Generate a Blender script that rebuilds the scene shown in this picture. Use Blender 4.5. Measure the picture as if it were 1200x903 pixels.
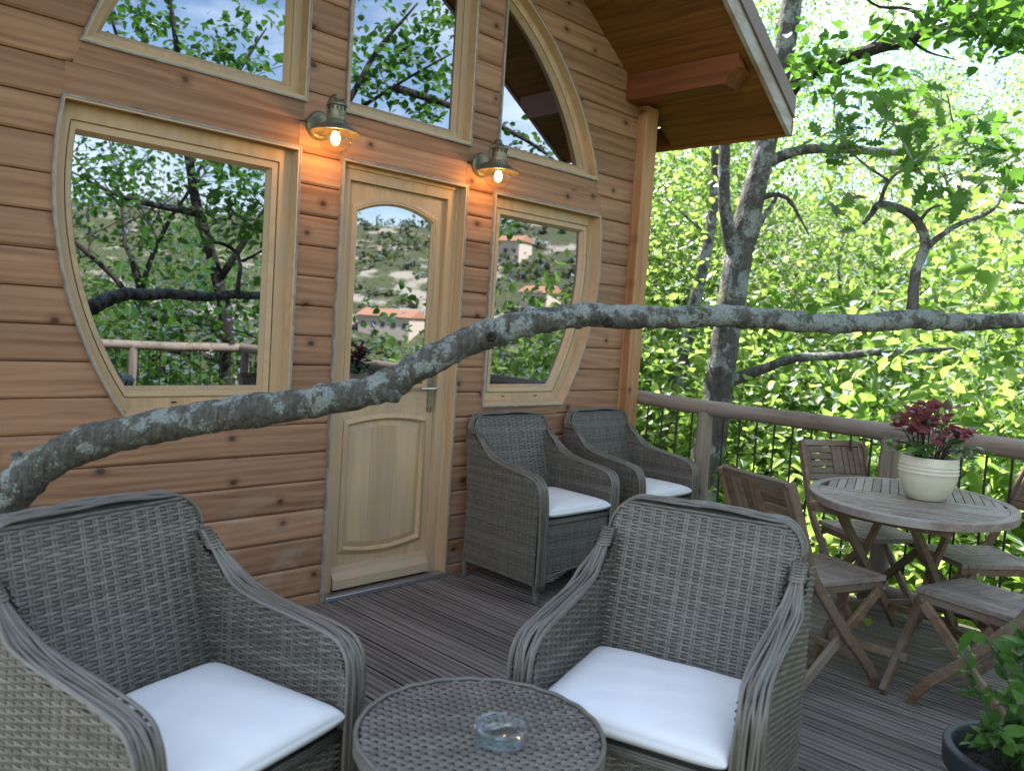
import bpy, math, random
import numpy as np
from mathutils import Vector, Matrix
for o in list(bpy.data.objects): bpy.data.objects.remove(o)
SC = bpy.context.scene
COL = SC.collection
# ------------------------------------------------------------------ camera, world, sun, exposure
FPX, YAW, PITCH, ROLL = 976.3, math.radians(45.61), math.radians(3.95), math.radians(3.67)
CAM = Vector((-2.2195, -3.3756, 1.3783))
FW = Vector((math.sin(YAW)*math.cos(PITCH), math.cos(YAW)*math.cos(PITCH), -math.sin(PITCH)))
_r = Vector((math.cos(YAW), -math.sin(YAW), 0)); _u = _r.cross(FW)
RT = _r*math.cos(ROLL) + _u*math.sin(ROLL); UP = -_r*math.sin(ROLL) + _u*math.cos(ROLL)
cam = bpy.data.cameras.new('camera'); cam.sensor_width = 36; cam.lens = FPX*36/1200
cam.clip_start = .05; cam.clip_end = 3000
cam.dof.use_dof = True; cam.dof.focus_distance = 3.7; cam.dof.aperture_fstop = 3.2
camo = bpy.data.objects.new('camera', cam); COL.objects.link(camo); SC.camera = camo
M = Matrix((RT, UP, -FW)).transposed().to_4x4(); M.translation = CAM; camo.matrix_world = M

SUN_AZ, SUN_EL = math.radians(8), math.radians(52)      # azimuth from +Y towards +X: behind the cabin
w = bpy.data.worlds.new('World'); SC.world = w; w.use_nodes = True
nt = w.node_tree; nt.nodes.clear()
def N(nt, t, **k):
    n = nt.nodes.new(t)
    for a, b in k.items(): setattr(n, a, b)
    return n
sky = N(nt, 'ShaderNodeTexSky', sky_type='NISHITA', sun_disc=False, sun_elevation=SUN_EL, sun_rotation=SUN_AZ)
sky.air_density = 1.2; sky.dust_density = .6
tc = N(nt, 'ShaderNodeTexCoord'); mp = N(nt, 'ShaderNodeMapping'); mp.inputs['Scale'].default_value = (1, 1, 2.6)
nz = N(nt, 'ShaderNodeTexNoise'); nz.inputs['Scale'].default_value = 2.3; nz.inputs['Detail'].default_value = 7; nz.inputs['Roughness'].default_value = .55
rp = N(nt, 'ShaderNodeValToRGB'); rp.color_ramp.elements[0].position = .50; rp.color_ramp.elements[1].position = .70
mx = N(nt, 'ShaderNodeMix', data_type='RGBA'); mx.inputs[7].default_value = (9.5, 9.7, 10.2, 1)
bg = N(nt, 'ShaderNodeBackground'); bg.inputs['Strength'].default_value = .10
out = N(nt, 'ShaderNodeOutputWorld')
L = nt.links.new
L(tc.outputs['Generated'], mp.inputs['Vector']); L(mp.outputs[0], nz.inputs['Vector']); L(nz.outputs[0], rp.inputs[0])
L(rp.outputs[0], mx.inputs[0]); L(sky.outputs[0], mx.inputs[6]); L(mx.outputs[2], bg.inputs['Color']); L(bg.outputs[0], out.inputs['Surface'])
sl = bpy.data.lights.new('sun', 'SUN'); sl.energy = 5.0; sl.angle = math.radians(.53); sl.color = (1, .95, .86)
so = bpy.data.objects.new('sun', sl); COL.objects.link(so)
sd = Vector((math.sin(SUN_AZ)*math.cos(SUN_EL), math.cos(SUN_AZ)*math.cos(SUN_EL), math.sin(SUN_EL)))
so.rotation_euler = sd.to_track_quat('Z', 'Y').to_euler(); so.location = (0, 0, 30)
SC.render.engine = 'CYCLES'; SC.cycles.max_bounces = 9; SC.cycles.diffuse_bounces = 5; SC.cycles.glossy_bounces = 3; SC.cycles.transmission_bounces = 6; SC.cycles.transparent_max_bounces = 32
SC.cycles.caustics_reflective = False; SC.cycles.caustics_refractive = False
SC.view_settings.view_transform = 'Standard'; SC.view_settings.look = 'None'
SC.view_settings.exposure = 2.12; SC.view_settings.gamma = 1; SC.view_settings.use_curve_mapping = False

def ray(px, py): return FW + RT*((px-600)/FPX) - UP*((py-451.5)/FPX)
def at(px, py, depth): return CAM + ray(px, py)*depth

# ------------------------------------------------------------------ materials
def mat(name, build):
    m = bpy.data.materials.new(name); m.use_nodes = True
    t = m.node_tree; t.nodes.clear(); o = N(t, 'ShaderNodeOutputMaterial')
    s = build(t); t.links.new(s, o.inputs['Surface']); return m
def principled(t, color=None, rough=.6, col_link=None, bump=None, **k):
    p = N(t, 'ShaderNodeBsdfPrincipled'); p.inputs['Roughness'].default_value = rough
    if color: p.inputs['Base Color'].default_value = (*color, 1)
    if col_link: t.links.new(col_link, p.inputs['Base Color'])
    if bump: t.links.new(bump, p.inputs['Normal'])
    for a, b in k.items(): p.inputs[a.replace('_', ' ')].default_value = b
    return p
def coords(t, scale=(1, 1, 1), rand=True, rot=(0, 0, 0)):
    c = N(t, 'ShaderNodeTexCoord'); m = N(t, 'ShaderNodeMapping'); m.inputs['Scale'].default_value = scale; m.inputs['Rotation'].default_value = rot
    if rand:
        oi = N(t, 'ShaderNodeObjectInfo'); ml = N(t, 'ShaderNodeMath', operation='MULTIPLY'); ml.inputs[1].default_value = 173.3
        ad = N(t, 'ShaderNodeVectorMath', operation='ADD')
        t.links.new(oi.outputs['Random'], ml.inputs[0]); t.links.new(c.outputs['Object'], ad.inputs[0]); t.links.new(ml.outputs[0], ad.inputs[1])
        t.links.new(ad.outputs[0], m.inputs['Vector'])
    else: t.links.new(c.outputs['Object'], m.inputs['Vector'])
    return m.outputs[0]
def noise(t, vec, scale, detail=4, rough=.5, dist=0):
    n = N(t, 'ShaderNodeTexNoise'); n.inputs['Scale'].default_value = scale; n.inputs['Detail'].default_value = detail
    n.inputs['Roughness'].default_value = rough; n.inputs['Distortion'].default_value = dist
    t.links.new(vec, n.inputs['Vector']); return n.outputs[0]
def ramp(t, fac, stops):
    r = N(t, 'ShaderNodeValToRGB'); e = r.color_ramp.elements
    while len(e) < len(stops): e.new(.5)
    for i, (p, c) in enumerate(stops):
        e[i].position = p; e[i].color = (*c, 1) if len(c) == 3 else c
    t.links.new(fac, r.inputs[0]); return r.outputs[0]
def mixc(t, fac, a, b, mode='MIX'):
    m = N(t, 'ShaderNodeMix', data_type='RGBA', blend_type=mode)
    for i, v in ((0, fac), (6, a), (7, b)):
        if isinstance(v, (int, float)): m.inputs[i].default_value = v
        elif isinstance(v, tuple): m.inputs[i].default_value = (*v, 1)
        else: t.links.new(v, m.inputs[i])
    return m.outputs[2]
def bumpn(t, h, strength=.4, dist=.01):
    b = N(t, 'ShaderNodeBump'); b.inputs['Strength'].default_value = strength; b.inputs['Distance'].default_value = dist
    t.links.new(h, b.inputs['Height']); return b.outputs[0]
def objrand(t): return N(t, 'ShaderNodeObjectInfo').outputs['Random']
def islrand(t): return N(t, 'ShaderNodeNewGeometry').outputs['Random Per Island']

def wood(name, c0, c1, c2, axis=0, knots=True, rough=.6, var=.25, grain=1.0, grey=None, spec=.3, fig=0, sun_flecks=False):
    """c0 dark grain, c1 main, c2 light; grain along axis"""
    def b(t):
        s = [26*grain]*3; s[axis] = 1.3*grain
        v = coords(t, tuple(s)); n1 = noise(t, v, 1.0, 6, .62, .6)
        s2 = [3.0]*3; s2[axis] = .45
        n2 = noise(t, coords(t, tuple(s2)), 1.5, 3, .5, .3)
        c = ramp(t, n1, [(.36, c0), (.5, c1), (.66, c2)])
        c = mixc(t, .45, c, ramp(t, n2, [(.3, c0), (.55, c1), (.8, c2)]))
        if fig:
            wv_ = N(t, 'ShaderNodeTexWave', wave_type='BANDS', bands_direction='Z' if axis == 0 else 'X'); s4 = [1.0]*3; s4[axis] = .10
            t.links.new(coords(t, tuple(s4)), wv_.inputs['Vector']); wv_.inputs['Scale'].default_value = 7; wv_.inputs['Distortion'].default_value = 16; wv_.inputs['Detail'].default_value = 3; wv_.inputs['Detail Scale'].default_value = .9
            c = mixc(t, fig, c, ramp(t, wv_.outputs['Fac'], [(.15, c0), (.5, c1), (.9, c2)]))
        if knots:
            sp = N(t, 'ShaderNodeSeparateXYZ'); cb = N(t, 'ShaderNodeCombineXYZ'); t.links.new(coords(t, (4.0, 4.0, 5.2) if axis == 0 else (5.2, 4.0, 4.0)), sp.inputs[0])
            t.links.new(sp.outputs[0], cb.inputs[0]); t.links.new(sp.outputs[2], cb.inputs[1])
            vo = N(t, 'ShaderNodeTexVoronoi', voronoi_dimensions='2D'); vo.inputs['Scale'].default_value = 1.0; t.links.new(cb.outputs[0], vo.inputs['Vector'])
            ds = N(t, 'ShaderNodeMath', operation='MULTIPLY_ADD'); ds.inputs[1].default_value = .10; t.links.new(n1, ds.inputs[0]); t.links.new(vo.outputs['Distance'], ds.inputs[2])
            k = ramp(t, ds.outputs[0], [(.085, (1, 1, 1)), (.135, (.35, .35, .35)), (.24, (0, 0, 0))])
            sc_ = N(t, 'ShaderNodeSeparateColor'); t.links.new(vo.outputs['Color'], sc_.inputs[0])
            gt = N(t, 'ShaderNodeMath', operation='GREATER_THAN'); gt.inputs[1].default_value = .50; t.links.new(sc_.outputs[0], gt.inputs[0])
            ma = N(t, 'ShaderNodeMath', operation='MULTIPLY'); t.links.new(k, ma.inputs[0]); t.links.new(gt.outputs[0], ma.inputs[1])
            c = mixc(t, ma.outputs[0], c, tuple(x*.38 for x in c0))
            if sun_flecks:  # pale sun flecks painted into the colour of the low boards
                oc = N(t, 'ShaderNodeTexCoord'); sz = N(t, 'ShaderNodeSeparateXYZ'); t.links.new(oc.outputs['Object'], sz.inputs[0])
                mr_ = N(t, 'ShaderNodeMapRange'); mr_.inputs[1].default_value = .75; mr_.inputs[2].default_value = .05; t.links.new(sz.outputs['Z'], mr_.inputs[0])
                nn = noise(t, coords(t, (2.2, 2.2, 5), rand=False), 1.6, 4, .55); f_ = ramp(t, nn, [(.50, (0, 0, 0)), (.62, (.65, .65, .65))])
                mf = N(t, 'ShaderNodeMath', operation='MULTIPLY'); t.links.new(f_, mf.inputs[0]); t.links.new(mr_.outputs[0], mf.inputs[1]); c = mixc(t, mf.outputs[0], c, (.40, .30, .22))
        if grey:
            g = noise(t, coords(t, (2, 2, 2)), 1.3, 4, .6)
            c = mixc(t, ramp(t, g, [(.42, (0, 0, 0)), (.68, (.8, .8, .8))]), c, grey)
        hs = N(t, 'ShaderNodeHueSaturation'); mr = N(t, 'ShaderNodeMapRange'); t.links.new(objrand(t), mr.inputs[0])
        mr.inputs[3].default_value = 1-var; mr.inputs[4].default_value = 1+var
        t.links.new(mr.outputs[0], hs.inputs['Value']); t.links.new(c, hs.inputs['Color'])
        p = principled(t, rough=rough, col_link=hs.outputs[0], bump=bumpn(t, n1, .25, .004)); p.inputs['Specular IOR Level'].default_value = spec
        return p.outputs[0]
    return mat(name, b)
def plain(name, c, rough=.5, var=.0, bump=None, metal=0, nscale=20, **k):
    def b(t):
        v = coords(t); n = noise(t, v, nscale, 5, .6)
        cc = mixc(t, ramp(t, n, [(.3, (0, 0, 0)), (.75, (1, 1, 1))]), tuple(x*(1-var) for x in c), tuple(min(1, x*(1+var)) for x in c))
        p = principled(t, rough=rough, col_link=cc, bump=bumpn(t, n, bump, .004) if bump else None, Metallic=metal, **k); return p.outputs[0]
    return mat(name, b)

MT = {}
MT['cedar'] = wood('cedar', (.185, .086, .044), (.325, .168, .090), (.42, .238, .138), 0, True, .62, .15, fig=.22, sun_flecks=True)
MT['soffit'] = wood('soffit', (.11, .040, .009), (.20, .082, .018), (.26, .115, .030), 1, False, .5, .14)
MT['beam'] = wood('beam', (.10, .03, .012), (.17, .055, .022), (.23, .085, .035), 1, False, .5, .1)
MT['postwood'] = wood('postwood', (.22, .095, .04), (.38, .19, .085), (.48, .27, .13), 2, True, .6, .1)
MT['join_h'] = wood('join_h', (.42, .275, .150), (.52, .355, .20), (.58, .415, .245), 0, False, .5, .05, .8, (.42, .33, .23))
MT['join_v'] = wood('join_v', (.39, .245, .125), (.50, .330, .18), (.57, .40, .23), 2, False, .5, .06, .8, (.40, .31, .215))
MT['deck'] = wood('deck', (.066, .054, .046), (.140, .118, .102), (.225, .198, .178), 1, False, .5, .20, 1.2, (.175, .152, .137), .4)
MT['deck_dirt'] = plain('deck_dirt', (.014, .012, .010), .9, .4)
MT['deck_groove'] = wood('deck_groove', (.040, .033, .028), (.082, .069, .060), (.135, .118, .105), 1, False, .6, .20, 1.2)
MT['fascia'] = wood('fascia', (.22, .17, .13), (.42, .40, .37), (.55, .55, .53), 0, False, .7, .1, .7, (.25, .16, .10))
MT['teak'] = wood('teak', (.080, .047, .027), (.155, .097, .058), (.225, .155, .100), 0, False, .6, .15, 1.3, (.21, .175, .14))
MT['teak_top'] = wood('teak_top', (.115, .086, .066), (.215, .172, .142), (.32, .275, .240), 0, False, .55, .2, 1.2, (.29, .262, .235))
MT['log'] = wood('log', (.10, .074, .053), (.26, .200, .150), (.39, .325, .26), 1, True, .75, .1, .7, (.24, .20, .17))
MT['logv'] = wood('logv', (.11, .080, .057), (.265, .205, .155), (.39, .32, .255), 2, True, .75, .1, .7, (.25, .21, .18))
MT['strip'] = plain('strip', (.24, .225, .21), .45, .45, .3, 0)
MT['alu'] = plain('alu', (.42, .42, .43), .35, .15, None, .9)
MT['iron'] = plain('iron', (.012, .011, .011), .5, .3)
MT['rooftin'] = plain('rooftin', (.16, .115, .095), .5, .1)
MT['bronze'] = plain('bronze', (.20, .185, .12), .45, .45, .2, .55, 30)
MT['white'] = None
def cushion(t):
    n = noise(t, coords(t), 9, 4, .5); n2 = noise(t, coords(t), 700, 2, .5)
    return principled(t, (.655, .66, .65), .9, bump=bumpn(t, n, .25, .02)).outputs[0]
MT['white'] = mat('cushion_fabric', cushion)
def wicker(t):
    r = islrand(t); n = noise(t, coords(t), 30, 3, .6); n2 = noise(t, coords(t), 3.5, 3, .6)
    c = ramp(t, r, [(0, (.076, .066, .052)), (.5, (.128, .114, .092)), (1, (.205, .186, .154))])
    c = mixc(t, .35, c, ramp(t, n, [(.3, (.06, .052, .042)), (.7, (.155, .142, .120))]))
    c = mixc(t, ramp(t, n2, [(.4, (0, 0, 0)), (.75, (.35, .35, .35))]), c, (.085, .085, .066))
    return principled(t, rough=.42, col_link=c).outputs[0]
MT['wicker'] = mat('wicker', wicker)
MT['wicker_dark'] = plain('wicker_dark', (.028, .025, .021), .8, .3)
def pane(t):
    n = noise(t, coords(t), 1.7, 2, .5)
    g = N(t, 'ShaderNodeBsdfGlossy'); g.inputs['Roughness'].default_value = .004; g.inputs['Color'].default_value = (.31, .335, .38, 1)
    t.links.new(bumpn(t, n, .03, .02), g.inputs['Normal'])
    d = N(t, 'ShaderNodeBsdfDiffuse'); d.inputs['Color'].default_value = (.012, .012, .012, 1)
    m = N(t, 'ShaderNodeMixShader'); m.inputs[0].default_value = .93
    t.links.new(d.outputs[0], m.inputs[1]); t.links.new(g.outputs[0], m.inputs[2]); return m.outputs[0]
MT['pane'] = mat('window_glazing', pane)
def clear(t):
    a = N(t, 'ShaderNodeBsdfTransparent'); a.inputs['Color'].default_value = (.90, .955, .965, 1)
    g = N(t, 'ShaderNodeBsdfGlossy'); g.inputs['Roughness'].default_value = .02
    lw = N(t, 'ShaderNodeLayerWeight'); lw.inputs['Blend'].default_value = .30; mm = N(t, 'ShaderNodeMath', operation='MULTIPLY_ADD'); mm.inputs[1].default_value = .50; mm.inputs[2].default_value = .05; t.links.new(lw.outputs['Facing'], mm.inputs[0])
    m = N(t, 'ShaderNodeMixShader'); t.links.new(mm.outputs[0], m.inputs[0]); t.links.new(a.outputs[0], m.inputs[1]); t.links.new(g.outputs[0], m.inputs[2]); return m.outputs[0]
MT['clear'] = mat('clear_glass', clear)
def globe(t):
    a = N(t, 'ShaderNodeBsdfTransparent'); a.inputs['Color'].default_value = (.97, .94, .88, 1)
    g = N(t, 'ShaderNodeBsdfGlossy'); g.inputs['Roughness'].default_value = .03
    lw = N(t, 'ShaderNodeLayerWeight'); lw.inputs['Blend'].default_value = .18; mm = N(t, 'ShaderNodeMath', operation='MULTIPLY_ADD'); mm.inputs[1].default_value = .38; mm.inputs[2].default_value = .04; t.links.new(lw.outputs['Facing'], mm.inputs[0])
    m = N(t, 'ShaderNodeMixShader'); t.links.new(mm.outputs[0], m.inputs[0]); t.links.new(a.outputs[0], m.inputs[1]); t.links.new(g.outputs[0], m.inputs[2]); return m.outputs[0]
MT['globe'] = mat('globe_glass', globe)
def bulb(t):
    e = N(t, 'ShaderNodeEmission'); e.inputs['Color'].default_value = (1, .62, .26, 1); e.inputs['Strength'].default_value = 9; return e.outputs[0]
MT['bulb'] = mat('bulb_glow', bulb)
def bark(name, dark, light, lichen, thr=.55, sc=1.0, top=0.0, grad=None):
    def b(t):
        v = coords(t, rand=False); n1 = noise(t, v, 22*sc, 6, .65); n2 = noise(t, v, 7*sc, 5, .62, .4); n3 = noise(t, v, 60*sc, 4, .7)
        vs = coords(t, (30*sc, 30*sc, 5*sc), rand=False); n4 = noise(t, vs, 1, 4, .6, .5)
        c = ramp(t, n1, [(.3, dark), (.7, light)])
        c = mixc(t, .5, c, ramp(t, n4, [(.35, tuple(x*.5 for x in dark)), (.65, light)]))
        ad = N(t, 'ShaderNodeMath', operation='ADD'); m2 = N(t, 'ShaderNodeMath', operation='MULTIPLY'); m2.inputs[1].default_value = .35
        t.links.new(n3, m2.inputs[0]); ge = N(t, 'ShaderNodeNewGeometry'); sx = N(t, 'ShaderNodeSeparateXYZ'); t.links.new(ge.outputs['Normal'], sx.inputs[0]); mz = N(t, 'ShaderNodeMath', operation='MULTIPLY_ADD'); mz.inputs[1].default_value = top; t.links.new(sx.outputs['Z'], mz.inputs[0]); t.links.new(n2, mz.inputs[2]); t.links.new(mz.outputs[0], ad.inputs[0]); t.links.new(m2.outputs[0], ad.inputs[1])
        lev = ad.outputs[0]
        if grad:
            oc = N(t, 'ShaderNodeTexCoord'); sq = N(t, 'ShaderNodeSeparateXYZ'); t.links.new(oc.outputs['Object'], sq.inputs[0]); mg = N(t, 'ShaderNodeMapRange'); t.links.new(sq.outputs[0], mg.inputs[0])
            mg.inputs[1].default_value, mg.inputs[2].default_value, mg.inputs[3].default_value, mg.inputs[4].default_value = grad; a2 = N(t, 'ShaderNodeMath', operation='ADD'); t.links.new(mg.outputs[0], a2.inputs[0]); t.links.new(lev, a2.inputs[1]); lev = a2.outputs[0]
        f = ramp(t, lev, [(thr+.11, (0, 0, 0)), (thr+.19, (.95, .95, .95))])
        c = mixc(t, f, c, ramp(t, n3, [(.3, tuple(x*.6 for x in lichen)), (.65, lichen)]))
        n5 = noise(t, v, 3.1*sc, 3, .5); f2 = ramp(t, n5, [(.64, (0, 0, 0)), (.72, (.7, .7, .7))])
        c = mixc(t, f2, c, (.16, .17, .05))
        hm = N(t, 'ShaderNodeMath', operation='ADD'); t.links.new(n4, hm.inputs[0]); t.links.new(n1, hm.inputs[1])
        return principled(t, rough=.9, col_link=c, bump=bumpn(t, hm.outputs[0], 1.0, .03)).outputs[0]
    return mat(name, b)
MT['bark_lichen'] = bark('bark_lichen', (.046, .043, .034), (.180, .172, .138), (.37, .41, .375), .575, 2.6, .05, (-1.3, .0, -.045, .06))
MT['bark'] = bark('bark_grey', (.032, .029, .025), (.135, .125, .11), (.30, .32, .30), .58, .8)
MT['bark_dark'] = bark('bark_dark', (.018, .013, .010), (.055, .042, .033), (.16, .17, .14), .70)
def leaf(name, a, b_, ta, tb, tr=.5, gloss=.12):
    def b(t):
        r = islrand(t); g = objrand(t)
        ad = N(t, 'ShaderNodeMath', operation='MULTIPLY_ADD'); t.links.new(r, ad.inputs[0]); ad.inputs[1].default_value = .9; t.links.new(g, ad.inputs[2])
        fr = N(t, 'ShaderNodeMath', operation='MULTIPLY'); t.links.new(ad.outputs[0], fr.inputs[0]); fr.inputs[1].default_value = .55
        d = N(t, 'ShaderNodeBsdfDiffuse'); t.links.new(mixc(t, fr.outputs[0], a, b_), d.inputs['Color'])
        tl = N(t, 'ShaderNodeBsdfTranslucent'); t.links.new(mixc(t, fr.outputs[0], ta, tb), tl.inputs['Color'])
        m = N(t, 'ShaderNodeMixShader'); m.inputs[0].default_value = tr
        t.links.new(d.outputs[0], m.inputs[1]); t.links.new(tl.outputs[0], m.inputs[2])
        gl = N(t, 'ShaderNodeBsdfGlossy'); gl.inputs['Roughness'].default_value = .35
        m2 = N(t, 'ShaderNodeMixShader'); m2.inputs[0].default_value = gloss
        f = N(t, 'ShaderNodeLayerWeight'); f.inputs['Blend'].default_value = gloss
        t.links.new(f.outputs['Fresnel'], m2.inputs[0])
        t.links.new(m.outputs[0], m2.inputs[1]); t.links.new(gl.outputs[0], m2.inputs[2]); return m2.outputs[0]
    return mat(name, b)
MT['leaf_bright'] = leaf('leaf_bright', (.055, .12, .022), (.17, .25, .065), (.20, .40, .05), (.52, .68, .17), .58, .07)
MT['leaf_mid'] = leaf('leaf_mid', (.045, .095, .022), (.14, .20, .055), (.15, .32, .045), (.44, .58, .14), .55, .06)
MT['leaf_oak'] = leaf('leaf_oak', (.05, .125, .03), (.085, .17, .045), (.11, .28, .03), (.19, .38, .05), .45, .08)
MT['leaf_red'] = leaf('leaf_red', (.14, .034, .040), (.28, .085, .090), (.22, .035, .045), (.38, .10, .105), .35)
MT['leaf_green'] = leaf('leaf_green', (.035, .10, .016), (.085, .18, .03), (.07, .20, .02), (.14, .30, .03), .35, .2)
MT['leaf_scrub'] = leaf('leaf_scrub', (.06, .085, .025), (.12, .14, .05), (.08, .12, .03), (.14, .17, .05), .3)
MT['cream'] = plain('cream_glaze', (.62, .58, .44), .35, .06, None)
MT['darkpot'] = plain('dark_pot', (.028, .032, .040), .45, .2)
MT['soil'] = plain('soil', (.035, .024, .016), .95, .8, 1.0, 0, 90)
MT['plaster'] = plain('plaster', (.62, .50, .40), .9, .12)
MT['tiles'] = plain('tiles', (.45, .22, .13), .8, .3)
MT['darkglass'] = plain('dark_window', (.04, .045, .06), .2, .2)
def groundm(t):
    v = coords(t, rand=False); a = noise(t, v, .07, 6, .6); b = noise(t, v, .9, 5, .6)
    c = mixc(t, ramp(t, b, [(.35, (0, 0, 0)), (.65, (1, 1, 1))]), (.045, .055, .018), (.10, .105, .045))
    c = mixc(t, ramp(t, a, [(.54, (0, 0, 0)), (.60, (1, 1, 1))]), c, (.34, .29, .23))
    return principled(t, rough=.95, col_link=c).outputs[0]
MT['ground'] = mat('ground_cover', groundm)

# ------------------------------------------------------------------ mesh helpers
class G:
    def __init__(s): s.v = []; s.f = []; s.m = []; s.cm = 0
    def add(s, v, f):
        k = len(s.v); s.v += [tuple(p) for p in v]; s.f += [tuple(i+k for i in q) for q in f]; s.m += [s.cm]*len(f); return s
    def box(s, a, b, bev=0):
        (x0, y0, z0), (x1, y1, z1) = a, b
        if bev <= 0:
            return s.add([(x0, y0, z0), (x1, y0, z0), (x1, y1, z0), (x0, y1, z0), (x0, y0, z1), (x1, y0, z1), (x1, y1, z1), (x0, y1, z1)],
                         [(0, 3, 2, 1), (4, 5, 6, 7), (0, 1, 5, 4), (1, 2, 6, 5), (2, 3, 7, 6), (3, 0, 4, 7)])
        v = []; c = ((x0+x1)/2, (y0+y1)/2, (z0+z1)/2); h = ((x1-x0)/2, (y1-y0)/2, (z1-z0)/2)
        idx = {}
        for sx in (-1, 1):
            for sy in (-1, 1):
                for sz in (-1, 1):
                    for ax in range(3):
                        p = [c[i]+(sx, sy, sz)[i]*(h[i]-(0 if i == ax else bev)) for i in range(3)]
                        idx[sx, sy, sz, ax] = len(v); v.append(p)
        f = []
        for ax in range(3):
            o1, o2 = [i for i in range(3) if i != ax]
            for sg in (-1, 1):
                q = []
                for a1, a2 in ((-1, -1), (1, -1), (1, 1), (-1, 1)):
                    t = [0, 0, 0]; t[ax] = sg; t[o1] = a1; t[o2] = a2; q.append(idx[(*t, ax)])
                if (sg < 0) != (ax == 1): q.reverse()
                f.append(q)
            for a1 in (-1, 1):
                for a2 in (-1, 1):
                    q = []
                    for sg, fa in ((-1, o1), (1, o1), (1, o2), (-1, o2)):
                        t = [0, 0, 0]; t[ax] = sg; t[o1] = a1; t[o2] = a2; q.append(idx[(*t, fa)])
                    f.append(q)
        for sx in (-1, 1):
            for sy in (-1, 1):
                for sz in (-1, 1): f.append([idx[sx, sy, sz, a] for a in range(3)])
        return s.add(v, f)
    def bar(s, p0, p1, wid, th, side=(1, 0, 0), bev=.003):
        """flat bar: wid across, th along side"""
        p0 = Vector(p0); p1 = Vector(p1); d = (p1-p0); Lh = d.length; d.normalize(); sd = Vector(side); sd = (sd-d*sd.dot(d)).normalized(); n = d.cross(sd)
        g = G().box((-th/2, -wid/2, 0), (th/2, wid/2, Lh), bev)
        return s.add([p0+sd*a+n*b+d*c for a, b, c in g.v], g.f)
    def ribbon(s, path, wid, th, side=(1, 0, 0)):
        """curved bar of rectangular section swept in the plane normal to side"""
        sd = Vector(side).normalized(); P = [Vector(p) for p in path]; v = []
        for i, p in enumerate(P):
            d = (P[min(i+1, len(P)-1)]-P[max(i-1, 0)]).normalized(); n = d.cross(sd)
            c = .004
            for a, b in ((-1, -1), (1, -1), (1, 1), (-1, 1)):
                v.append(p+sd*(a*(th/2-c))+n*(b*wid/2)); v.append(p+sd*(a*th/2)+n*(b*(wid/2-c)))
        k = 8; order = [0, 2, 3, 5, 4, 6, 7, 1]
        f = []
        for i in range(len(P)-1):
            for j in range(8):
                a, b = order[j], order[(j+1) % 8]; f.append((i*k+a, i*k+b, (i+1)*k+b, (i+1)*k+a))
        f.append([order[j] for j in range(8)][::-1]); f.append([(len(P)-1)*k+order[j] for j in range(8)])
        return s.add(v, f)
    def tube(s, path, rad, seg=8, cap=True, wob=None):
        P = [Vector(p) for p in path]; n = len(P)
        if not hasattr(rad, '__len__'): rad = [rad]*n
        t = (P[1]-P[0]).normalized(); a = t.orthogonal().normalized(); v = []
        for i in range(n):
            d = (P[min(i+1, n-1)]-P[max(i-1, 0)]).normalized()
            a = (a-d*a.dot(d)).normalized(); b = d.cross(a)
            for j in range(seg):
                th = 2*math.pi*j/seg; r = rad[i]*(1 if wob is None else wob(i, j)); v.append(P[i]+a*(math.cos(th)*r)+b*(math.sin(th)*r))
        f = [(i*seg+j, i*seg+(j+1) % seg, (i+1)*seg+(j+1) % seg, (i+1)*seg+j) for i in range(n-1) for j in range(seg)]
        if cap: f.append(tuple(range(seg))[::-1]); f.append(tuple((n-1)*seg+j for j in range(seg)))
        return s.add(v, f)
    def lathe(s, prof, seg=32, c=(0, 0, 0), closed=False, M=None):
        n = len(prof); v = []
        for r, z in prof:
            for j in range(seg):
                th = 2*math.pi*j/seg; p = Vector((r*math.cos(th), r*math.sin(th), z))
                if M is not None: p = M @ p
                v.append((p[0]+c[0], p[1]+c[1], p[2]+c[2]))
        f = [(i*seg+j, i*seg+(j+1) % seg, ((i+1) % n)*seg+(j+1) % seg, ((i+1) % n)*seg+j) for i in range(n if closed else n-1) for j in range(seg)]
        if not closed:
            if prof[0][0] > 1e-6: f.append(tuple(range(seg))[::-1])
            if prof[-1][0] > 1e-6: f.append(tuple((n-1)*seg+j for j in range(seg)))
        return s.add(v, f)
    def prism(s, poly, y0, y1):
        """polygon in (x,z) extruded in y"""
        n = len(poly); v = [(x, y0, z) for x, z in poly]+[(x, y1, z) for x, z in poly]
        f = [tuple(range(n)), tuple(range(2*n-1, n-1, -1))]+[(i, i+n, (i+1) % n+n, (i+1) % n) for i in range(n)]
        return s.add(v, f)
    def ring(s, outer, inner, yo, yi, yb):
        """frame between two loops of equal length in (x,z): front face at yo(outer)/yi(inner), back at yb"""
        n = len(outer)
        v = [(x, yo, z) for x, z in outer]+[(x, yi, z) for x, z in inner]+[(x, yb, z) for x, z in outer]+[(x, yb, z) for x, z in inner]
        f = []
        for i in range(n):
            j = (i+1) % n
            f += [(i, j, n+j, n+i), (i, 2*n+i, 2*n+j, j), (n+i, n+j, 3*n+j, 3*n+i), (2*n+i, 3*n+i, 3*n+j, 2*n+j)]
        return s.add(v, f)
    def build(s, name, m, parent=None, smooth=False, edge=None):
        me = bpy.data.meshes.new(name); me.from_pydata(s.v, [], s.f)
        ms = m if isinstance(m, (list, tuple)) else [m]
        for q in ms: me.materials.append(MT[q])
        if len(ms) > 1: me.polygons.foreach_set('material_index', s.m)
        me.update()
        import bmesh
        if len(s.f) < 40000:
            b = bmesh.new(); b.from_mesh(me); bmesh.ops.recalc_face_normals(b, faces=b.faces); b.to_mesh(me); b.free()
        if smooth:
            me.shade_smooth()
            if edge: me.set_sharp_from_angle(angle=math.radians(edge))
        o = bpy.data.objects.new(name, me); COL.objects.link(o)
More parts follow.
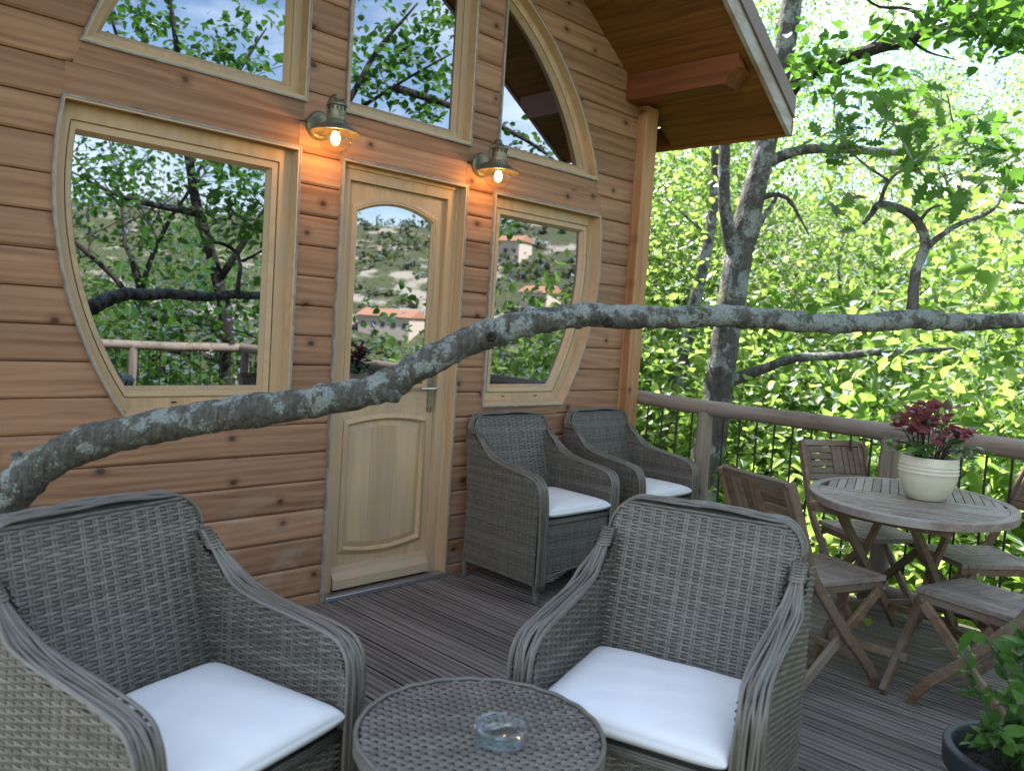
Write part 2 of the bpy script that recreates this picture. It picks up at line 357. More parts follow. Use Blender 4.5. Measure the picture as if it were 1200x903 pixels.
        if parent is not None:
            o.parent = parent
            if parent.type == 'EMPTY': o.matrix_parent_inverse = Matrix.Translation(-parent.location)
        return o
def thing(name, label, cat, loc=(0, 0, 0), group=None):
    o = bpy.data.objects.new(name, None); COL.objects.link(o); o.location = loc; o.empty_display_size = .1
    tag(o, label, cat, group); return o
def tag(o, label, cat, group=None):
    o['label'] = label; o['category'] = cat
    if group: o['group'] = group
    return o
def share(name, me, parent, loc=(0, 0, 0), rot=(0, 0, 0), sc=1):
    o = bpy.data.objects.new(name, me); COL.objects.link(o); o.parent = parent
    if parent.type == 'EMPTY': o.matrix_parent_inverse = Matrix.Translation(-parent.location)
    o.location = loc; o.rotation_euler = rot; o.scale = (sc, sc, sc); return o
def dup(root, loc, rz, label=None, group=None, sc=None):
    r = root.copy(); COL.objects.link(r); r.location = loc; r.rotation_euler = (0, 0, rz)
    if sc: r.scale = (sc, sc, sc)
    if label: r['label'] = label
    if group: r['group'] = group
    for ch in list(root.children):
        c = ch.copy(); COL.objects.link(c); c.parent = r
        for g in list(ch.children):
            d = g.copy(); COL.objects.link(d); d.parent = c
    return r
def smooth_path(P, n=6):
    """Catmull-Rom"""
    P = [Vector(p) for p in P]; Q = [P[0]*2-P[1]]+P+[P[-1]*2-P[-2]]; o = []
    for i in range(1, len(Q)-2):
        a, b, c, d = Q[i-1:i+3]
        for k in range(n):
            t = k/n; o.append(.5*((2*b)+(c-a)*t+(2*a-5*b+4*c-d)*t*t+(3*b-a-3*c+d)*t**3))
    o.append(P[-1]); return o
def lerp_list(a, n):
    m = len(a)-1; return [a[min(int(i*m/(n-1)), m-1)]*(1-(i*m/(n-1)-min(int(i*m/(n-1)), m-1)))+a[min(int(i*m/(n-1)), m-1)+1]*(i*m/(n-1)-min(int(i*m/(n-1)), m-1)) for i in range(n)]

# ------------------------------------------------------------------ terrain
def hgt(x, y):
    r = math.hypot(x, y); t = .75*x+.66*y; s = .62*x-.785*y
    h = -3.4+.25*math.sin(x*.35+1)*math.cos(y*.31)
    if t > 6: h += (t-6)*.30 if t < 60 else 16.2+(t-60)*.12
    if s > 25: h -= min(1, (s-25)/60)*6
    if s > 165: h += min((s-165)*.38, 44)+2.5*math.sin(x*.05)*math.cos(y*.043+1)
    return h
g = G(); rr = [0]+[1.5*1.115**i for i in range(56)]; na = 96
for i, r in enumerate(rr):
    for j in range(na):
        a = 2*math.pi*j/na; x, y = r*math.cos(a), r*math.sin(a); g.v.append((x, y, hgt(x, y)))
g.f = [(i*na+j, i*na+(j+1) % na, (i+1)*na+(j+1) % na, (i+1)*na+j) for i in range(len(rr)-1) for j in range(na)]; g.m = [0]*len(g.f)
o = g.build('ground', 'ground', smooth=True); o['kind'] = 'structure'

# ------------------------------------------------------------------ cabin
CX, CZ, CR = .362, 1.827, 1.59
def rp(z): return 1.628+(3.348-z)/.648           # right roof line on the wall
def roofz(x): return 3.348-.648*((x if x > CX else 2*CX-x)-1.628)
cab = thing('cabin', 'timber cabin with cedar board wall, round-cut windows and overhanging gable roof', 'cabin', (CX, 0, 0))
def arc_pts(r, a0, a1, n): return [(CX+r*math.cos(a0+(a1-a0)*i/n), CZ+r*math.sin(a0+(a1-a0)*i/n)) for i in range(n+1)]
def circ_x(r, z, sgn):
    q = r*r-(z-CZ)**2; return CX+sgn*math.sqrt(max(q, 0))
def circ_z(r, x): return CZ+math.sqrt(max(r*r-(x-CX)**2, 0))
NA = 28
def outline(kind, d):
    r = CR-d*({'LW': .74, 'TL': .85}.get(kind, 1) if d > 0 else 1)
    if kind == 'LW':
        zt, zb, xr = 2.12-d, .926+d, -.221-d; a = [math.atan2(z-CZ, circ_x(r, z, -1)-CX) % (2*math.pi) for z in (zt, zb)]
        return [(xr, zb), (xr, zt)]+arc_pts(r, a[0], a[1], NA)
    if kind == 'RW':
        zt, zb, xl = 2.12-d, .926+d, .992+d; a = [math.atan2(z-CZ, circ_x(r, z, 1)-CX) for z in (zb, zt)]
        return [(xl, zt), (xl, zb)]+arc_pts(r, a[0], a[1], NA)
    if kind == 'TL':
        zb, xr = 2.327+d, -.201-d; a0 = math.atan2(circ_z(r, xr)-CZ, xr-CX); a1 = math.atan2(zb-CZ, circ_x(r, zb, -1)-CX)
        return [(xr, zb)]+arc_pts(r, a0, a1, NA)
    if kind == 'TR':
        zb, xl = 2.327+d, .995+d; a0 = math.atan2(zb-CZ, circ_x(r, zb, 1)-CX); a1 = math.atan2(circ_z(r, xl)-CZ, xl-CX)
        return [(xl, zb)]+arc_pts(r, a0, a1, NA)
    if kind == 'TM':
        xl, xr, zb = .004+d, .794-d, 2.327+d; a0 = math.atan2(circ_z(r, xr)-CZ, xr-CX); a1 = math.atan2(circ_z(r, xl)-CZ, xl-CX)
        return [(xl, zb), (xr, zb)]+arc_pts(r, a0, a1, NA)
    if kind == 'DR': return [(0+d, -.02), (.788-d, -.02), (.788-d, 2.12-d), (0+d, 2.12-d)]
def span(kind, z, d=.008):
    """(xl,xr) of the opening at height z or None"""
    r = CR-d
    if kind == 'LW': return (circ_x(r, z, -1), -.221-d) if .926+d <= z <= 2.12-d else None
    if kind == 'RW': return (.992+d, circ_x(r, z, 1)) if .926+d <= z <= 2.12-d else None
    if kind == 'TL':
        x = circ_x(r, z, -1); return (x, -.201-d) if z >= 2.327+d and x < -.201-d and abs(z-CZ) < r else None
    if kind == 'TR':
        x = circ_x(r, z, 1); return (.995+d, x) if z >= 2.327+d and x > .995+d and abs(z-CZ) < r else None
    if kind == 'TM': return (.004+d, .794-d) if 2.327+d <= z <= CZ+r-.03 else None
    if kind == 'DR': return (d, .788-d) if z <= 2.12-d else None
WINS = ['LW', 'DR', 'RW', 'TL', 'TM', 'TR']
# backing and side walls
g = G(); XL, XR = 2*CX-2.33, 2.33
gable = [(XL, -.35), (XR, -.35), (XR, roofz(XR)-.02), (CX, roofz(CX)-.02), (XL, roofz(XL)-.02)]
g.prism(gable, .130, .20); g.box((XR-.1, .202, -.35), (XR, 5, roofz(XR)-.02)); g.box((XL, .202, -.35), (XL+.1, 5, roofz(XL)-.02)); g.prism(gable, 5.002, 5.08)
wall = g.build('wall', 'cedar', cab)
rng = random.Random(4)
def board(x0b, x1b, x0t, x1t, z0, z1):
    prof = [(z0+.0004, .016), (z0+.003, .006), (z0+.012, .0005), ((z0+z1)/2, -.001), (z1-.012, .0005), (z1-.003, .006), (z1-.0004, .016), (z1-.0004, .032), (z0+.0004, .032)]
    v = []
    for e in (0, 1):
        for z, y in prof:
            t = (z-z0)/(z1-z0); a = (x0b*(1-t)+x0t*t, x1b*(1-t)+x1t*t)[e]; v.append((a, y, z))
    n = len(prof); f = [(i, (i+1) % n, n+(i+1) % n, n+i) for i in range(n)]+[tuple(range(n)), tuple(range(2*n-1, n-1, -1))]
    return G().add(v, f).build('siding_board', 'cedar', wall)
PI_ = .137
for k in range(-2, 27):
    z0 = .049+PI_*k; z1 = z0+PI_
    if z0 > 3.85: break
    xl = lambda z: max(XL+.1, 2*CX-rp(z)); xr = lambda z: min(2.245, rp(z))
    cuts = []; mids = []
    for wn in WINS:
        zs = [z0+(z1-z0)*i/12 for i in range(13)]; sp = [span(wn, z) for z in zs]; ok = [i for i in range(13) if sp[i]]
        if not ok: continue
        i0, i1 = ok[0], ok[-1]; a, b = sp[i0], sp[i1]
        if i1-i0 < 3:
            q = (min(a[0], b[0]), max(a[1], b[1]))*2
        else:
            ex = [(b[e]-a[e])/(i1-i0) for e in (0, 1)]; q = (a[0]-ex[0]*i0, a[1]-ex[1]*i0, b[0]+ex[0]*(12-i1), b[1]+ex[1]*(12-i1))
        cuts.append(q)
        if i0 > 0: mids.append(((q[0], z0), (q[1], z0), (a[1], zs[i0]), (a[0], zs[i0])))
        if i1 < 12: mids.append(((b[0], zs[i1]), (b[1], zs[i1]), (q[3], z1), (q[2], z1)))
    cuts.sort(); cur = (xl(z0), xl(z1)); segs = []
    for c in cuts: segs.append((cur[0], c[0], cur[1], c[2])); cur = (c[1], c[3])
    segs.append((cur[0], xr(z0), cur[1], xr(z1)))
    for a, b, c, d in segs:
        if b-a < .005 or d-c < -.02: continue
        if b-a > 1.6 and rng.random() < .9:
            m = a+(b-a)*rng.uniform(.25, .75); board(a, m-.0006, c, m-.0006, z0, z1); board(m+.0006, b, m+.0006, d, z0, z1)
        else: board(a, b, c, d, z0, z1)
    for (a, za), (b, _), (c, zc), (d, _) in mids:
        if b-a > .02 and zc-za > .004:
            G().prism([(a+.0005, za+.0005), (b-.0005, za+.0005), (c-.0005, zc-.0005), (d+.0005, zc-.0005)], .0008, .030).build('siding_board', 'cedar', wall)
# windows
def window(kind):
    big = kind in ('LW', 'RW'); O = lambda d: outline(kind, d)
    w_ = G().ring(O(.0135), O(.072 if big else .055), .045, .046, .12).build('window', ['join_v'], cab)
    G().ring(O(-.003), O(.004), -.014, -.014, .030).build('metal_edge', 'strip', w_)
    G().ring(O(.0045), O(.013), -.011, -.0105, .125).build('casing', 'join_h', w_)
    if big:
        G().ring(O(.0725), O(.079), .058, .058, .12).build('rebate', 'join_v', w_)
        G().ring(O(.0795), O(.105), .048, .050, .12).build('sash', 'join_h', w_)
    a, b = (.1055, .1205) if big else (.0555, .078)
    G().ring(O(a), O(b), .054, .079, .12).build('glazing_bead', 'join_v', w_)
    p = O(b+.0005); n = len(p)
    G().add([(x, .080, z) for x, z in p]+[(x, .086, z) for x, z in p], [tuple(range(n)), tuple(range(2*n-1, n-1, -1))]+[(i, i+n, (i+1) % n+n, (i+1) % n) for i in range(n)]).build('pane', 'pane', w_)
    zb = .926 if big else 2.327; xs = [x for x, z in O(.0135) if z < zb+.04]
    v = [(x, y, z) for x in (min(xs)+.002, max(xs)-.002) for y, z in ((-.0095, zb+.0135), (.0445, zb+.0135), (.0445, zb+.032), (-.0095, zb+.020))]
    G().add(v, [(0, 1, 2, 3), (7, 6, 5, 4)]+[(i, 4+i, 4+(i+1) % 4, (i+1) % 4) for i in range(4)]).build('sill', 'join_h', w_)
    if big:
        for t in (.3, .72):
            xx = min(xs)+(max(xs)-min(xs))*t; G().box((xx-.011, .0425, zb+.050), (xx+.011, .0465, zb+.056)).build('drain_slot', 'iron', w_)
    return w_
for k in ('LW', 'RW', 'TL', 'TM', 'TR'): window(k)
# door
YD = .062
def rect(d, b=0): return [(d, b), (.788-d, b), (.788-d, 2.12-d), (d, 2.12-d)]
door = G().ring(rect(.0335, .002), rect(.085, .003), .045, .046, .12).build('door', 'join_v', cab)
def rng3(d0, d1, y0, yb, nm, m): G().ring(rect(d0), rect(d1, .001), y0, y0, yb).build(nm, m, door)
rng3(-.003, .004, -.014, .03, 'metal_edge', 'strip'); rng3(.0045, .013, -.011, .125, 'door_casing', 'join_v'); rng3(.0135, .033, .036, .12, 'door_frame', 'join_v')
def arch(x0, x1, z0, zs, rise, n=14, zrise=0):
    top = [(x1+(x0-x1)*i/n, zs+rise*(1-(2*i/n-1)**2)) for i in range(n+1)]
    bot = [(x0+(x1-x0)*i/n, z0+zrise*(1-(2*i/n-1)**2)) for i in range(n+1)]
    return bot+top
DX0, DX1 = .0855, .7025
gl_o = arch(.128, .650, 1.02, 1.918, .060); pn_o = arch(.142, .648, .214, .858, .026, zrise=-.028)
def slab(X0, X1, Z0, Z1, n=14):
    return [(X0+(X1-X0)*i/n, Z0) for i in range(n+1)]+[(X1+(X0-X1)*i/n, Z1) for i in range(n+1)]
lf = G(); lf.ring(slab(DX0, DX1, .935, 2.034), gl_o, YD+.010, YD+.010, YD+.031); lf.ring(slab(DX0, DX1, .030, .9345), pn_o, YD+.010, YD+.010, YD+.031)
lf.build('door_leaf', 'join_v', door)
def inset(loop, d):
    cx = sum(p[0] for p in loop)/len(loop); zs = [p[1] for p in loop]; cz = (max(zs)+min(zs))/2; hx = max(p[0] for p in loop)-cx; hz = (max(zs)-min(zs))/2
    return [(cx+(x-cx)*(hx-d)/hx, cz+(z-cz)*(hz-d)/hz) for x, z in loop]
def bead(loop, a, b, y0, y1, yb, nm): G().ring(inset(loop, a), inset(loop, b), YD+y0, YD+y1, YD+yb).build(nm, 'join_v', door)
bead(gl_o, -.010, .008, .007, -.001, .0095, 'glass_bead'); bead(gl_o, .0082, .018, .002, .002, .03, 'glass_bead'); bead(gl_o, .0182, .028, .006, .016, .03, 'glass_bead')
p = inset(gl_o, .0285); n = len(p)
G().add([(x, YD+.018, z) for x, z in p]+[(x, YD+.024, z) for x, z in p], [tuple(range(n)), tuple(range(2*n-1, n-1, -1))]+[(i, i+n, (i+1) % n+n, (i+1) % n) for i in range(n)]).build('pane', 'pane', door)
bead(pn_o, -.012, .008, .005, -.006, .0095, 'panel_moulding'); bead(pn_o, .0082, .022, .003, .014, .03, 'panel_moulding')
fp = inset(pn_o, .048); bead(pn_o, .0225, .048, .017, .010, .031, 'panel_bevel')
xa = [x for x, z in fp]; x0, x1 = min(xa), max(xa); zm = [z for x, z in fp]
for a, b in ((x0, x0+.115), (x0+.1162, x0+.262), (x0+.2632, x1)):
    nb = 6
    def edge(top):
        o_ = []
        for i in range(nb+1):
            x = a+(b-a)*i/nb; c = (x-(x0+x1)/2)/((x1-x0)/2); q = 1-c*c
            o_.append((x, max(zm)-(1-q)*.0215 if top else min(zm)+(1-q)*.0235))
        return o_
    G().prism(edge(False)+edge(True)[::-1], YD+.0102, YD+.03).build('panel_board', 'join_v', door)
wb = G(); prof = [(.0098, .135), (-.004, .132), (-.010, .110), (-.030, .075), (-.032, .030), (.0098, .030)]
wb.v = [(.089, YD+y, z) for y, z in prof]+[(.699, YD+y, z) for y, z in prof]; wb.f = [(i, (i+1) % 6, 6+(i+1) % 6, 6+i) for i in range(6)]+[tuple(range(6)), tuple(range(11, 5, -1))]; wb.m = [0]*8
wb.build('weather_bar', 'join_h', door)
G().box((.0135, -.030, -.002), (.7745, .12, .020), .003).build('threshold', 'alu', door)
hd = G().box((.655, YD-.004, .90), (.685, YD+.0095, 1.10), .003).build('handle', 'bronze', door)
G().tube([(.670, YD-.004, 1.03), (.670, YD-.045, 1.03), (.662, YD-.05, 1.03), (.56, YD-.052, 1.03)], .0085, 8).build('lever', 'alu', hd)
# corner posts, beams
for sx in (1, -1):
    X = lambda x: x if sx > 0 else 2*CX-x
    a, b = sorted((X(2.247), X(2.376)))
    G().box((a, -.070, -.35), (b, .030, 2.868), .006).build('corner_post', 'postwood', cab)
    a, b = sorted((X(2.10), X(2.262)))
    g = G(); ys = [(.0, 0), (-.70, 0), (-.775, .085)]
    zt = [roofz(a)-.012, roofz(b)-.012]
    for y, lift in ((.030, 0), (-.70, 0), (-.785, .085), (-.790, None)):
        zb_ = 2.870+(lift or 0)
        if lift is None: zb_ = 2.90+.055
        g.v += [(a, y, zb_), (b, y, zb_), (b, y, zt[1]), (a, y, zt[0])]
    for i in range(3):
        for j in range(4): g.f.append((i*4+j, i*4+(j+1) % 4, i*4+4+(j+1) % 4, i*4+4+j))
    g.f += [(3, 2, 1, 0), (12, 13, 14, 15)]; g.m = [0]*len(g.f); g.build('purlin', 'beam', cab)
# roof
EX = 2.66; YF = -.865
roof = G()
for sx in (1, -1):
    X = lambda x: x if sx > 0 else 2*CX-x
    xs = [CX, EX]; v = []
    for y in (YF+.001, 5.3):
        for x in xs: v += [(X(x), y, roofz(x)+.16), (X(x), y, roofz(x)+.205)]
    xe = X(EX+.04*1)
    roof.add(v, [(0, 2, 3, 1), (4, 5, 7, 6), (0, 4, 6, 2), (1, 3, 7, 5), (0, 1, 5, 4), (2, 6, 7, 3)])
roof = roof.build('roof', 'rooftin', cab)
for sx in (1, -1):
    X = lambda x: x if sx > 0 else 2*CX-x
    cosr = 1/math.sqrt(1+.648**2); npl = int((EX-CX)/(.118*cosr)); 
    for i in range(npl+1):
        x0 = CX+.01+i*.118*cosr; x1 = min(x0+.1165*cosr, EX-.002)
        if x1-x0 < .01: continue
        g = G(); P = []
        for x in (x0, x1): P += [(X(x), roofz(x)), (X(x), roofz(x)+.022)]
        c = .004
        sec = [(X(x0), roofz(x0)+c), (X(x0+c), roofz(x0+c)), (X(x1-c), roofz(x1-c)), (X(x1), roofz(x1)+c), (X(x1), roofz(x1)+.02), (X(x0), roofz(x0)+.02)]
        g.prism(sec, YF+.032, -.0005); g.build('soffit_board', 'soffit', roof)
    # barge board and flashing
    def rake(y0, y1, d0, d1, nm, m):
        sec = [(X(CX), roofz(CX)+d0), (X(EX), roofz(EX)+d0), (X(EX), roofz(EX)+d1), (X(CX), roofz(CX)+d1)]
        G().prism(sec, y0, y1).build(nm, m, roof)
    rake(YF+.002, YF+.030, -.012, .105, 'barge_board', 'fascia'); rake(YF-.014, YF+.0, .098, .215, 'flashing', 'rooftin')
    a, b = sorted((X(EX+.001), X(EX+.022))); G().box((a, YF+.001, roofz(EX)-.012), (b, 5.2, roofz(EX)+.155), .003).build('eave_board', 'soffit', roof)

# ------------------------------------------------------------------ deck
DY0, DY1, DXL, DXR = -.001, -5.45, -3.1, 2.50
deck = bpy.data.objects.new('deck', None); COL.objects.link(deck); deck['kind'] = 'structure'; deck['label'] = 'grey brown grooved plank deck in front of the cabin'
PT = .1617
def deck_board(x0, y0, y1):
    w_ = PT-.012; prof = [(.001, -.055), (0, -.004), (.003, 0)]
    for i, hw in enumerate((.006, .010, .005, .011)):
        c = .008+(w_-.016)*(i+.5)/4; prof += [(c-hw-.0025, 0), (c-hw, -.0040), (c+hw, -.0040), (c+hw+.0025, 0)]
    prof += [(w_-.003, 0), (w_, -.004), (w_-.001, -.055)]; n = len(prof)
    v = [(x0+a, y0, z) for a, z in prof]+[(x0+a, y1, z) for a, z in prof]
    f = [(i, (i+1) % n, n+(i+1) % n, n+i) for i in range(n)]+[tuple(range(n)), tuple(range(2*n-1, n-1, -1))]
    g = G().add(v, f); lo = [(min(prof[i][1], prof[(i+1) % n][1]), max(prof[i][1], prof[(i+1) % n][1])) for i in range(n)]
    g.m = [1 if a < -.02 else (2 if b < -.0035 else 0) for a, b in lo]+[0, 0]
    g.build('deck_board', ['deck', 'deck_dirt', 'deck_groove'], deck)
rng = random.Random(9)
x = .7196+.003
while x-PT > DXL: x -= PT
while x < DXR-.06:
    y0 = DY0-.002 if x < 2.15 else DY0-.085
    if -2.42 < x < -1.75: y0 = -1.02
    m = rng.uniform(-4.9, -4.1) if rng.random() < .5 else None
    deck_board(x, y0, DY1); x += PT
g = G()
for y in (-1.2, -2.2, -3.3, -4.4, -5.3): g.box((DXL, y-.04, -.20), (DXR, y+.04, -.058))
g.box((DXR-.05, DY1, -.235), (DXR, -.09, -.2)); 
jo = g.build('joist', 'deck', deck)
for (x, y) in ((2.3, -.5), (2.3, -2.9), (2.3, -5.2), (-2.9, -1.4), (-2.9, -5.2), (0, -5.2), (0, -1.3)):
    G().tube([(x, y, hgt(x, y)-.3), (x, y, -.2)], .10, 12).build('support_post', 'logv', deck)

# ------------------------------------------------------------------ railing
RX = 2.43
def log_rail(name, pts, r0, r1, m, parent, seed):
    P = smooth_path(pts, 8); n = len(P); rg = random.Random(seed); ph = [rg.uniform(0, 6) for _ in range(4)]
    rad = [(r0+(r1-r0)*i/(n-1))*(1+.03*math.sin(i*.9+ph[0])+.02*math.sin(i*2.3+ph[1])) for i in range(n)]
    return G().tube(P, rad, 16, wob=lambda i, j: 1+.025*math.sin(j*.8+i*.35+ph[2])).build(name, m, parent, True, 60)
rl = thing('railing', 'log handrail with black iron balusters along the deck side by the forest', 'railing', (RX, -2.7, 0))
log_rail('handrail', [(RX, -.03, .965), (RX, -.6, .950), (RX+.004, -1.3, .948), (RX, -2.0, .945), (RX-.005, -2.9, .948), (RX, -4, .95), (RX, -5.40, .95)], .046, .055, 'log', rl, 1)
log_rail('bottom_rail', [(RX, -.09, .085), (RX, -1.5, .08), (RX, -3, .085), (RX, -5.38, .08)], .034, .038, 'log', rl, 2)
for y in (-.561, -1.713, -2.87, -4.03, -5.30):
    log_rail('post', [(RX, y, -.03), (RX, y, .3), (RX+.003, y, .6), (RX, y, .925)], .053, .049, 'logv', rl, int(-y*10))
rod = G().tube([(0, 0, .07), (0, 0, .93)], .0062, 8).build('baluster', 'iron', rl, True, 50); rodm = rod.data
rod.location = (RX, -.005-.1165, 0)
y = -.005-.1165*2
while y > -5.25:
    if min(abs(y-q) for q in (-.561, -1.713, -2.87, -4.03, -5.30)) > .062: share('baluster', rodm, rl, (RX, y, 0))
    y -= .1145
rl2 = thing('railing', 'log handrail with black iron balusters along the open valley side', 'railing', (-.3, -5.40, 0))
log_rail('handrail', [(2.40, -5.40, .95), (1, -5.40, .945), (-.5, -5.40, .95), (-3.0, -5.40, .95)], .05, .05, 'log', rl2, 5)
log_rail('bottom_rail', [(2.40, -5.40, .08), (0, -5.40, .08), (-3.0, -5.40, .08)], .035, .035, 'log', rl2, 6)
for x in (1.2, -.2, -1.6, -2.95): log_rail('post', [(x, -5.40, -.03), (x, -5.40, .5), (x, -5.40, .93)], .05, .05, 'logv', rl2, int(x*7+40))
x = 2.3
while x > -2.9:
    if min(abs(x-q) for q in (1.2, -.2, -1.6)) > .06: share('baluster', rodm, rl2, (x, -5.40, 0))
    x -= .1145

# ------------------------------------------------------------------ wall lamps
def lamp(x, z, label):
    t = thing('wall_lamp', label, 'lamp', (x, -.055, z), 'bronze lanterns on the cabin wall')
    My = Matrix.Rotation(math.radians(90), 3, 'X')      # z axis -> -y
    G().lathe([(0, 0), (.064, 0), (.066, .010), (.058, .022), (.030, .028), (0, .028)], 28, (x, -.001, z), M=My).build('wall_plate', 'bronze', t, True, 40)
    yc = -.145; zb = z-.030
    G().tube([(x, -.025, z), (x, -.06, z+.004), (x, yc+.04, z+.004)], .011, 10).build('arm', 'bronze', t, True, 50)
    G().tube(smooth_path([(x, yc+.060, z), (x, yc+.078, z+.05), (x, yc+.070, z+.098), (x, yc+.035, z+.122), (x, yc, z+.118)], 5), .0055, 8).build('hook', 'bronze', t, True, 50)
    G().lathe([(0, .150), (.008, .150), (.009, .135), (.012, .131), (.030, .118), (.044, .108), (.046, .100), (.036, .097), (.036, .080), (.041, .078), (.041, .040), (.046, .034), (.052, .020), (.108, -.012), (.110, -.018), (.104, -.018), (.045, .012), (0, .014)], 36, (x, yc, zb)).build('hood', 'bronze', t, True, 35)
    for k in range(12):
        a = 2*math.pi*k/12; cx_, cy_ = x+.0362*math.cos(a), yc+.0362*math.sin(a)
        G().box((cx_-.0025, cy_-.0025, zb+.083), (cx_+.0025, cy_+.0025, zb+.094)).build('vent_slot', 'iron', t)
    pr = [(.046, .010)]+[(.072*math.sin(a), -.048+.062*math.cos(a)) for a in [math.radians(40+q*10) for q in range(13)]]+[(0.012, -.1095), (0, -.1098)]
    gb = G().lathe(pr, 32, (x, yc, zb)).build('glass_globe', 'globe', t, True)
    G().lathe([(0, .012), (.015, .012), (.015, -.012), (0, -.012)], 16, (x, yc, zb)).build('socket', 'bronze', t, True, 40)
    G().lathe([(0, -.0125), (.011, -.0125), (.019, -.03), (.020, -.045), (.014, -.062), (0, -.070)], 18, (x, yc, zb)).build('bulb', 'bulb', t, True)
    l = bpy.data.lights.new('lamp_light', 'POINT'); l.energy = .75; l.color = (1, .46, .13); l.shadow_soft_size = .02
    lo = bpy.data.objects.new('lamp_light', l); COL.objects.link(lo); lo.parent = t; lo.matrix_parent_inverse = Matrix.Translation(-t.location); lo.location = (x, yc, zb-.085)
lamp(-.134, 2.232, 'lit bronze lantern between the big round window and the door')
lamp(.876, 2.240, 'lit bronze lantern between the door and the small round window')

# ------------------------------------------------------------------ wicker furniture
RH, CP = .0092, .034
def weave(g, S, v0, v1, lim, rh=RH, cp=CP, amp=.0032, wd=.0080, div=4, stake=True):
    """S(u,v)->(point,normal); lim(v)->(u0,u1)"""
    n = int((v1-v0)/rh); vs = [v0+(i+.5)*rh for i in range(n)]
    for i, v in enumerate(vs):
        L_ = lim(v)
        if not L_ or L_[1]-L_[0] < .01: continue
        u0, u1 = L_; st = cp/div; us = [u0]+[k*st for k in range(int(math.floor(u0/st))+1, int(math.ceil(u1/st)))]+[u1]
        V = []
        for u in us:
            h = amp*math.sin(math.pi*u/cp+math.pi*i)
            p, nn = S(u, v); q, _ = S(u, v-wd/2); r, _ = S(u, v+wd/2)
            V += [q+nn*(h-.0014), p+nn*(h+.0012), r+nn*(h-.0014)]
        F = []
        for k in range(len(us)-1):
            a = k*3; F += [(a, a+3, a+4, a+1), (a+1, a+4, a+5, a+2)]
        g.add(V, F)
    if stake:
        ls = [(v, lim(v)) for v in vs]; lo = min(l[0] for v, l in ls if l); hi = max(l[1] for v, l in ls if l)
        for j in range(int(lo/cp)-1, int(hi/cp)+2):
            for off in (-.0042, .0042):
                u = (j+.5)*cp+off; run = []
                for v, l in ls+[(None, None)]:
                    if v is not None and l and l[0] < u-.003 and u+.003 < l[1]: run.append(v)
                    else:
                        if len(run) > 3:
                            sub = run[::2]; V = []
                            for vv in sub:
                                p, nn = S(u, vv); a, _ = S(u-.0033, vv); b, _ = S(u+.0033, vv)
                                V += [a, p+nn*.0013, b]
                            F = []
                            for k in range(len(sub)-1):
                                c = k*3; F += [(c, c+1, c+4, c+3), (c+1, c+2, c+5, c+4)]
                            g.add(V, F)
                        run = []
def bundle(g, path, across, nrm, half, n=6, r=.0052, twist=.35, seed=0):
    """n strands side by side along a path; across/nrm are lists of vectors"""
    rg = random.Random(seed); N_ = len(path)
    for k in range(n):
        c = -half+2*half*k/(n-1); ph = rg.uniform(0, 6); P = []
        for i in range(N_):
            s = math.sin(i*twist+ph); P.append(path[i]+across[i]*(c*.93+s*.0045)+nrm[i]*(math.cos(i*twist+ph+k)*.0026))
        g.tube(P, r, 6)
def rcorner(y, z, yc, zc, r, a0, a1, n): return [(yc+r*math.cos(a0+(a1-a0)*i/n), zc+r*math.sin(a0+(a1-a0)*i/n)) for i in range(n+1)]
YF_, AX, AT = .283, .308, .062       # arm front, outer half width, arm thickness
arm_prof = smooth_path([Vector((0, y, z)) for y, z in [(YF_, .02), (YF_+.002, .25), (YF_, .45), (YF_-.004, .550), (YF_-.022, .598), (YF_-.065, .628), (.10, .648), (-.02, .664), (-.095, .682), (-.150, .712), (-.205, .755), (-.245, .795)]], 5)
def arm_top(y):
    best = None
    for a, b in zip(arm_prof[:-1], arm_prof[1:]):
        if a.z > .5 and min(a.y, b.y) <= y <= max(a.y, b.y) and abs(a.y-b.y) > 1e-6:
            t = (y-a.y)/(b.y-a.y); best = a.z+(b.z-a.z)*t if best is None else max(best, a.z+(b.z-a.z)*t)
    return best
def back_y(z): return -.150-(z-.40)*.285      # front surface of the backrest
def rear_y(z):
    return -.272-.03*(1-min(z, .3)/.3)**2-.075*max(0, (z-.45)/.45)**1.3
def arm_y_at(z):
    """front-most y of the arm at height z"""
    if z < .545: return YF_-.006
    ys = [p.y for p in arm_prof if p.z >= z]
    if not ys: return None
    # profile is monotone: interpolate
    for a, b in zip(arm_prof[:-1], arm_prof[1:]):
        if a.z <= z <= b.z and a.z > .3: return a.y+(b.y-a.y)*(z-a.z)/max(b.z-a.z, 1e-6)-.006
    return ys[0]
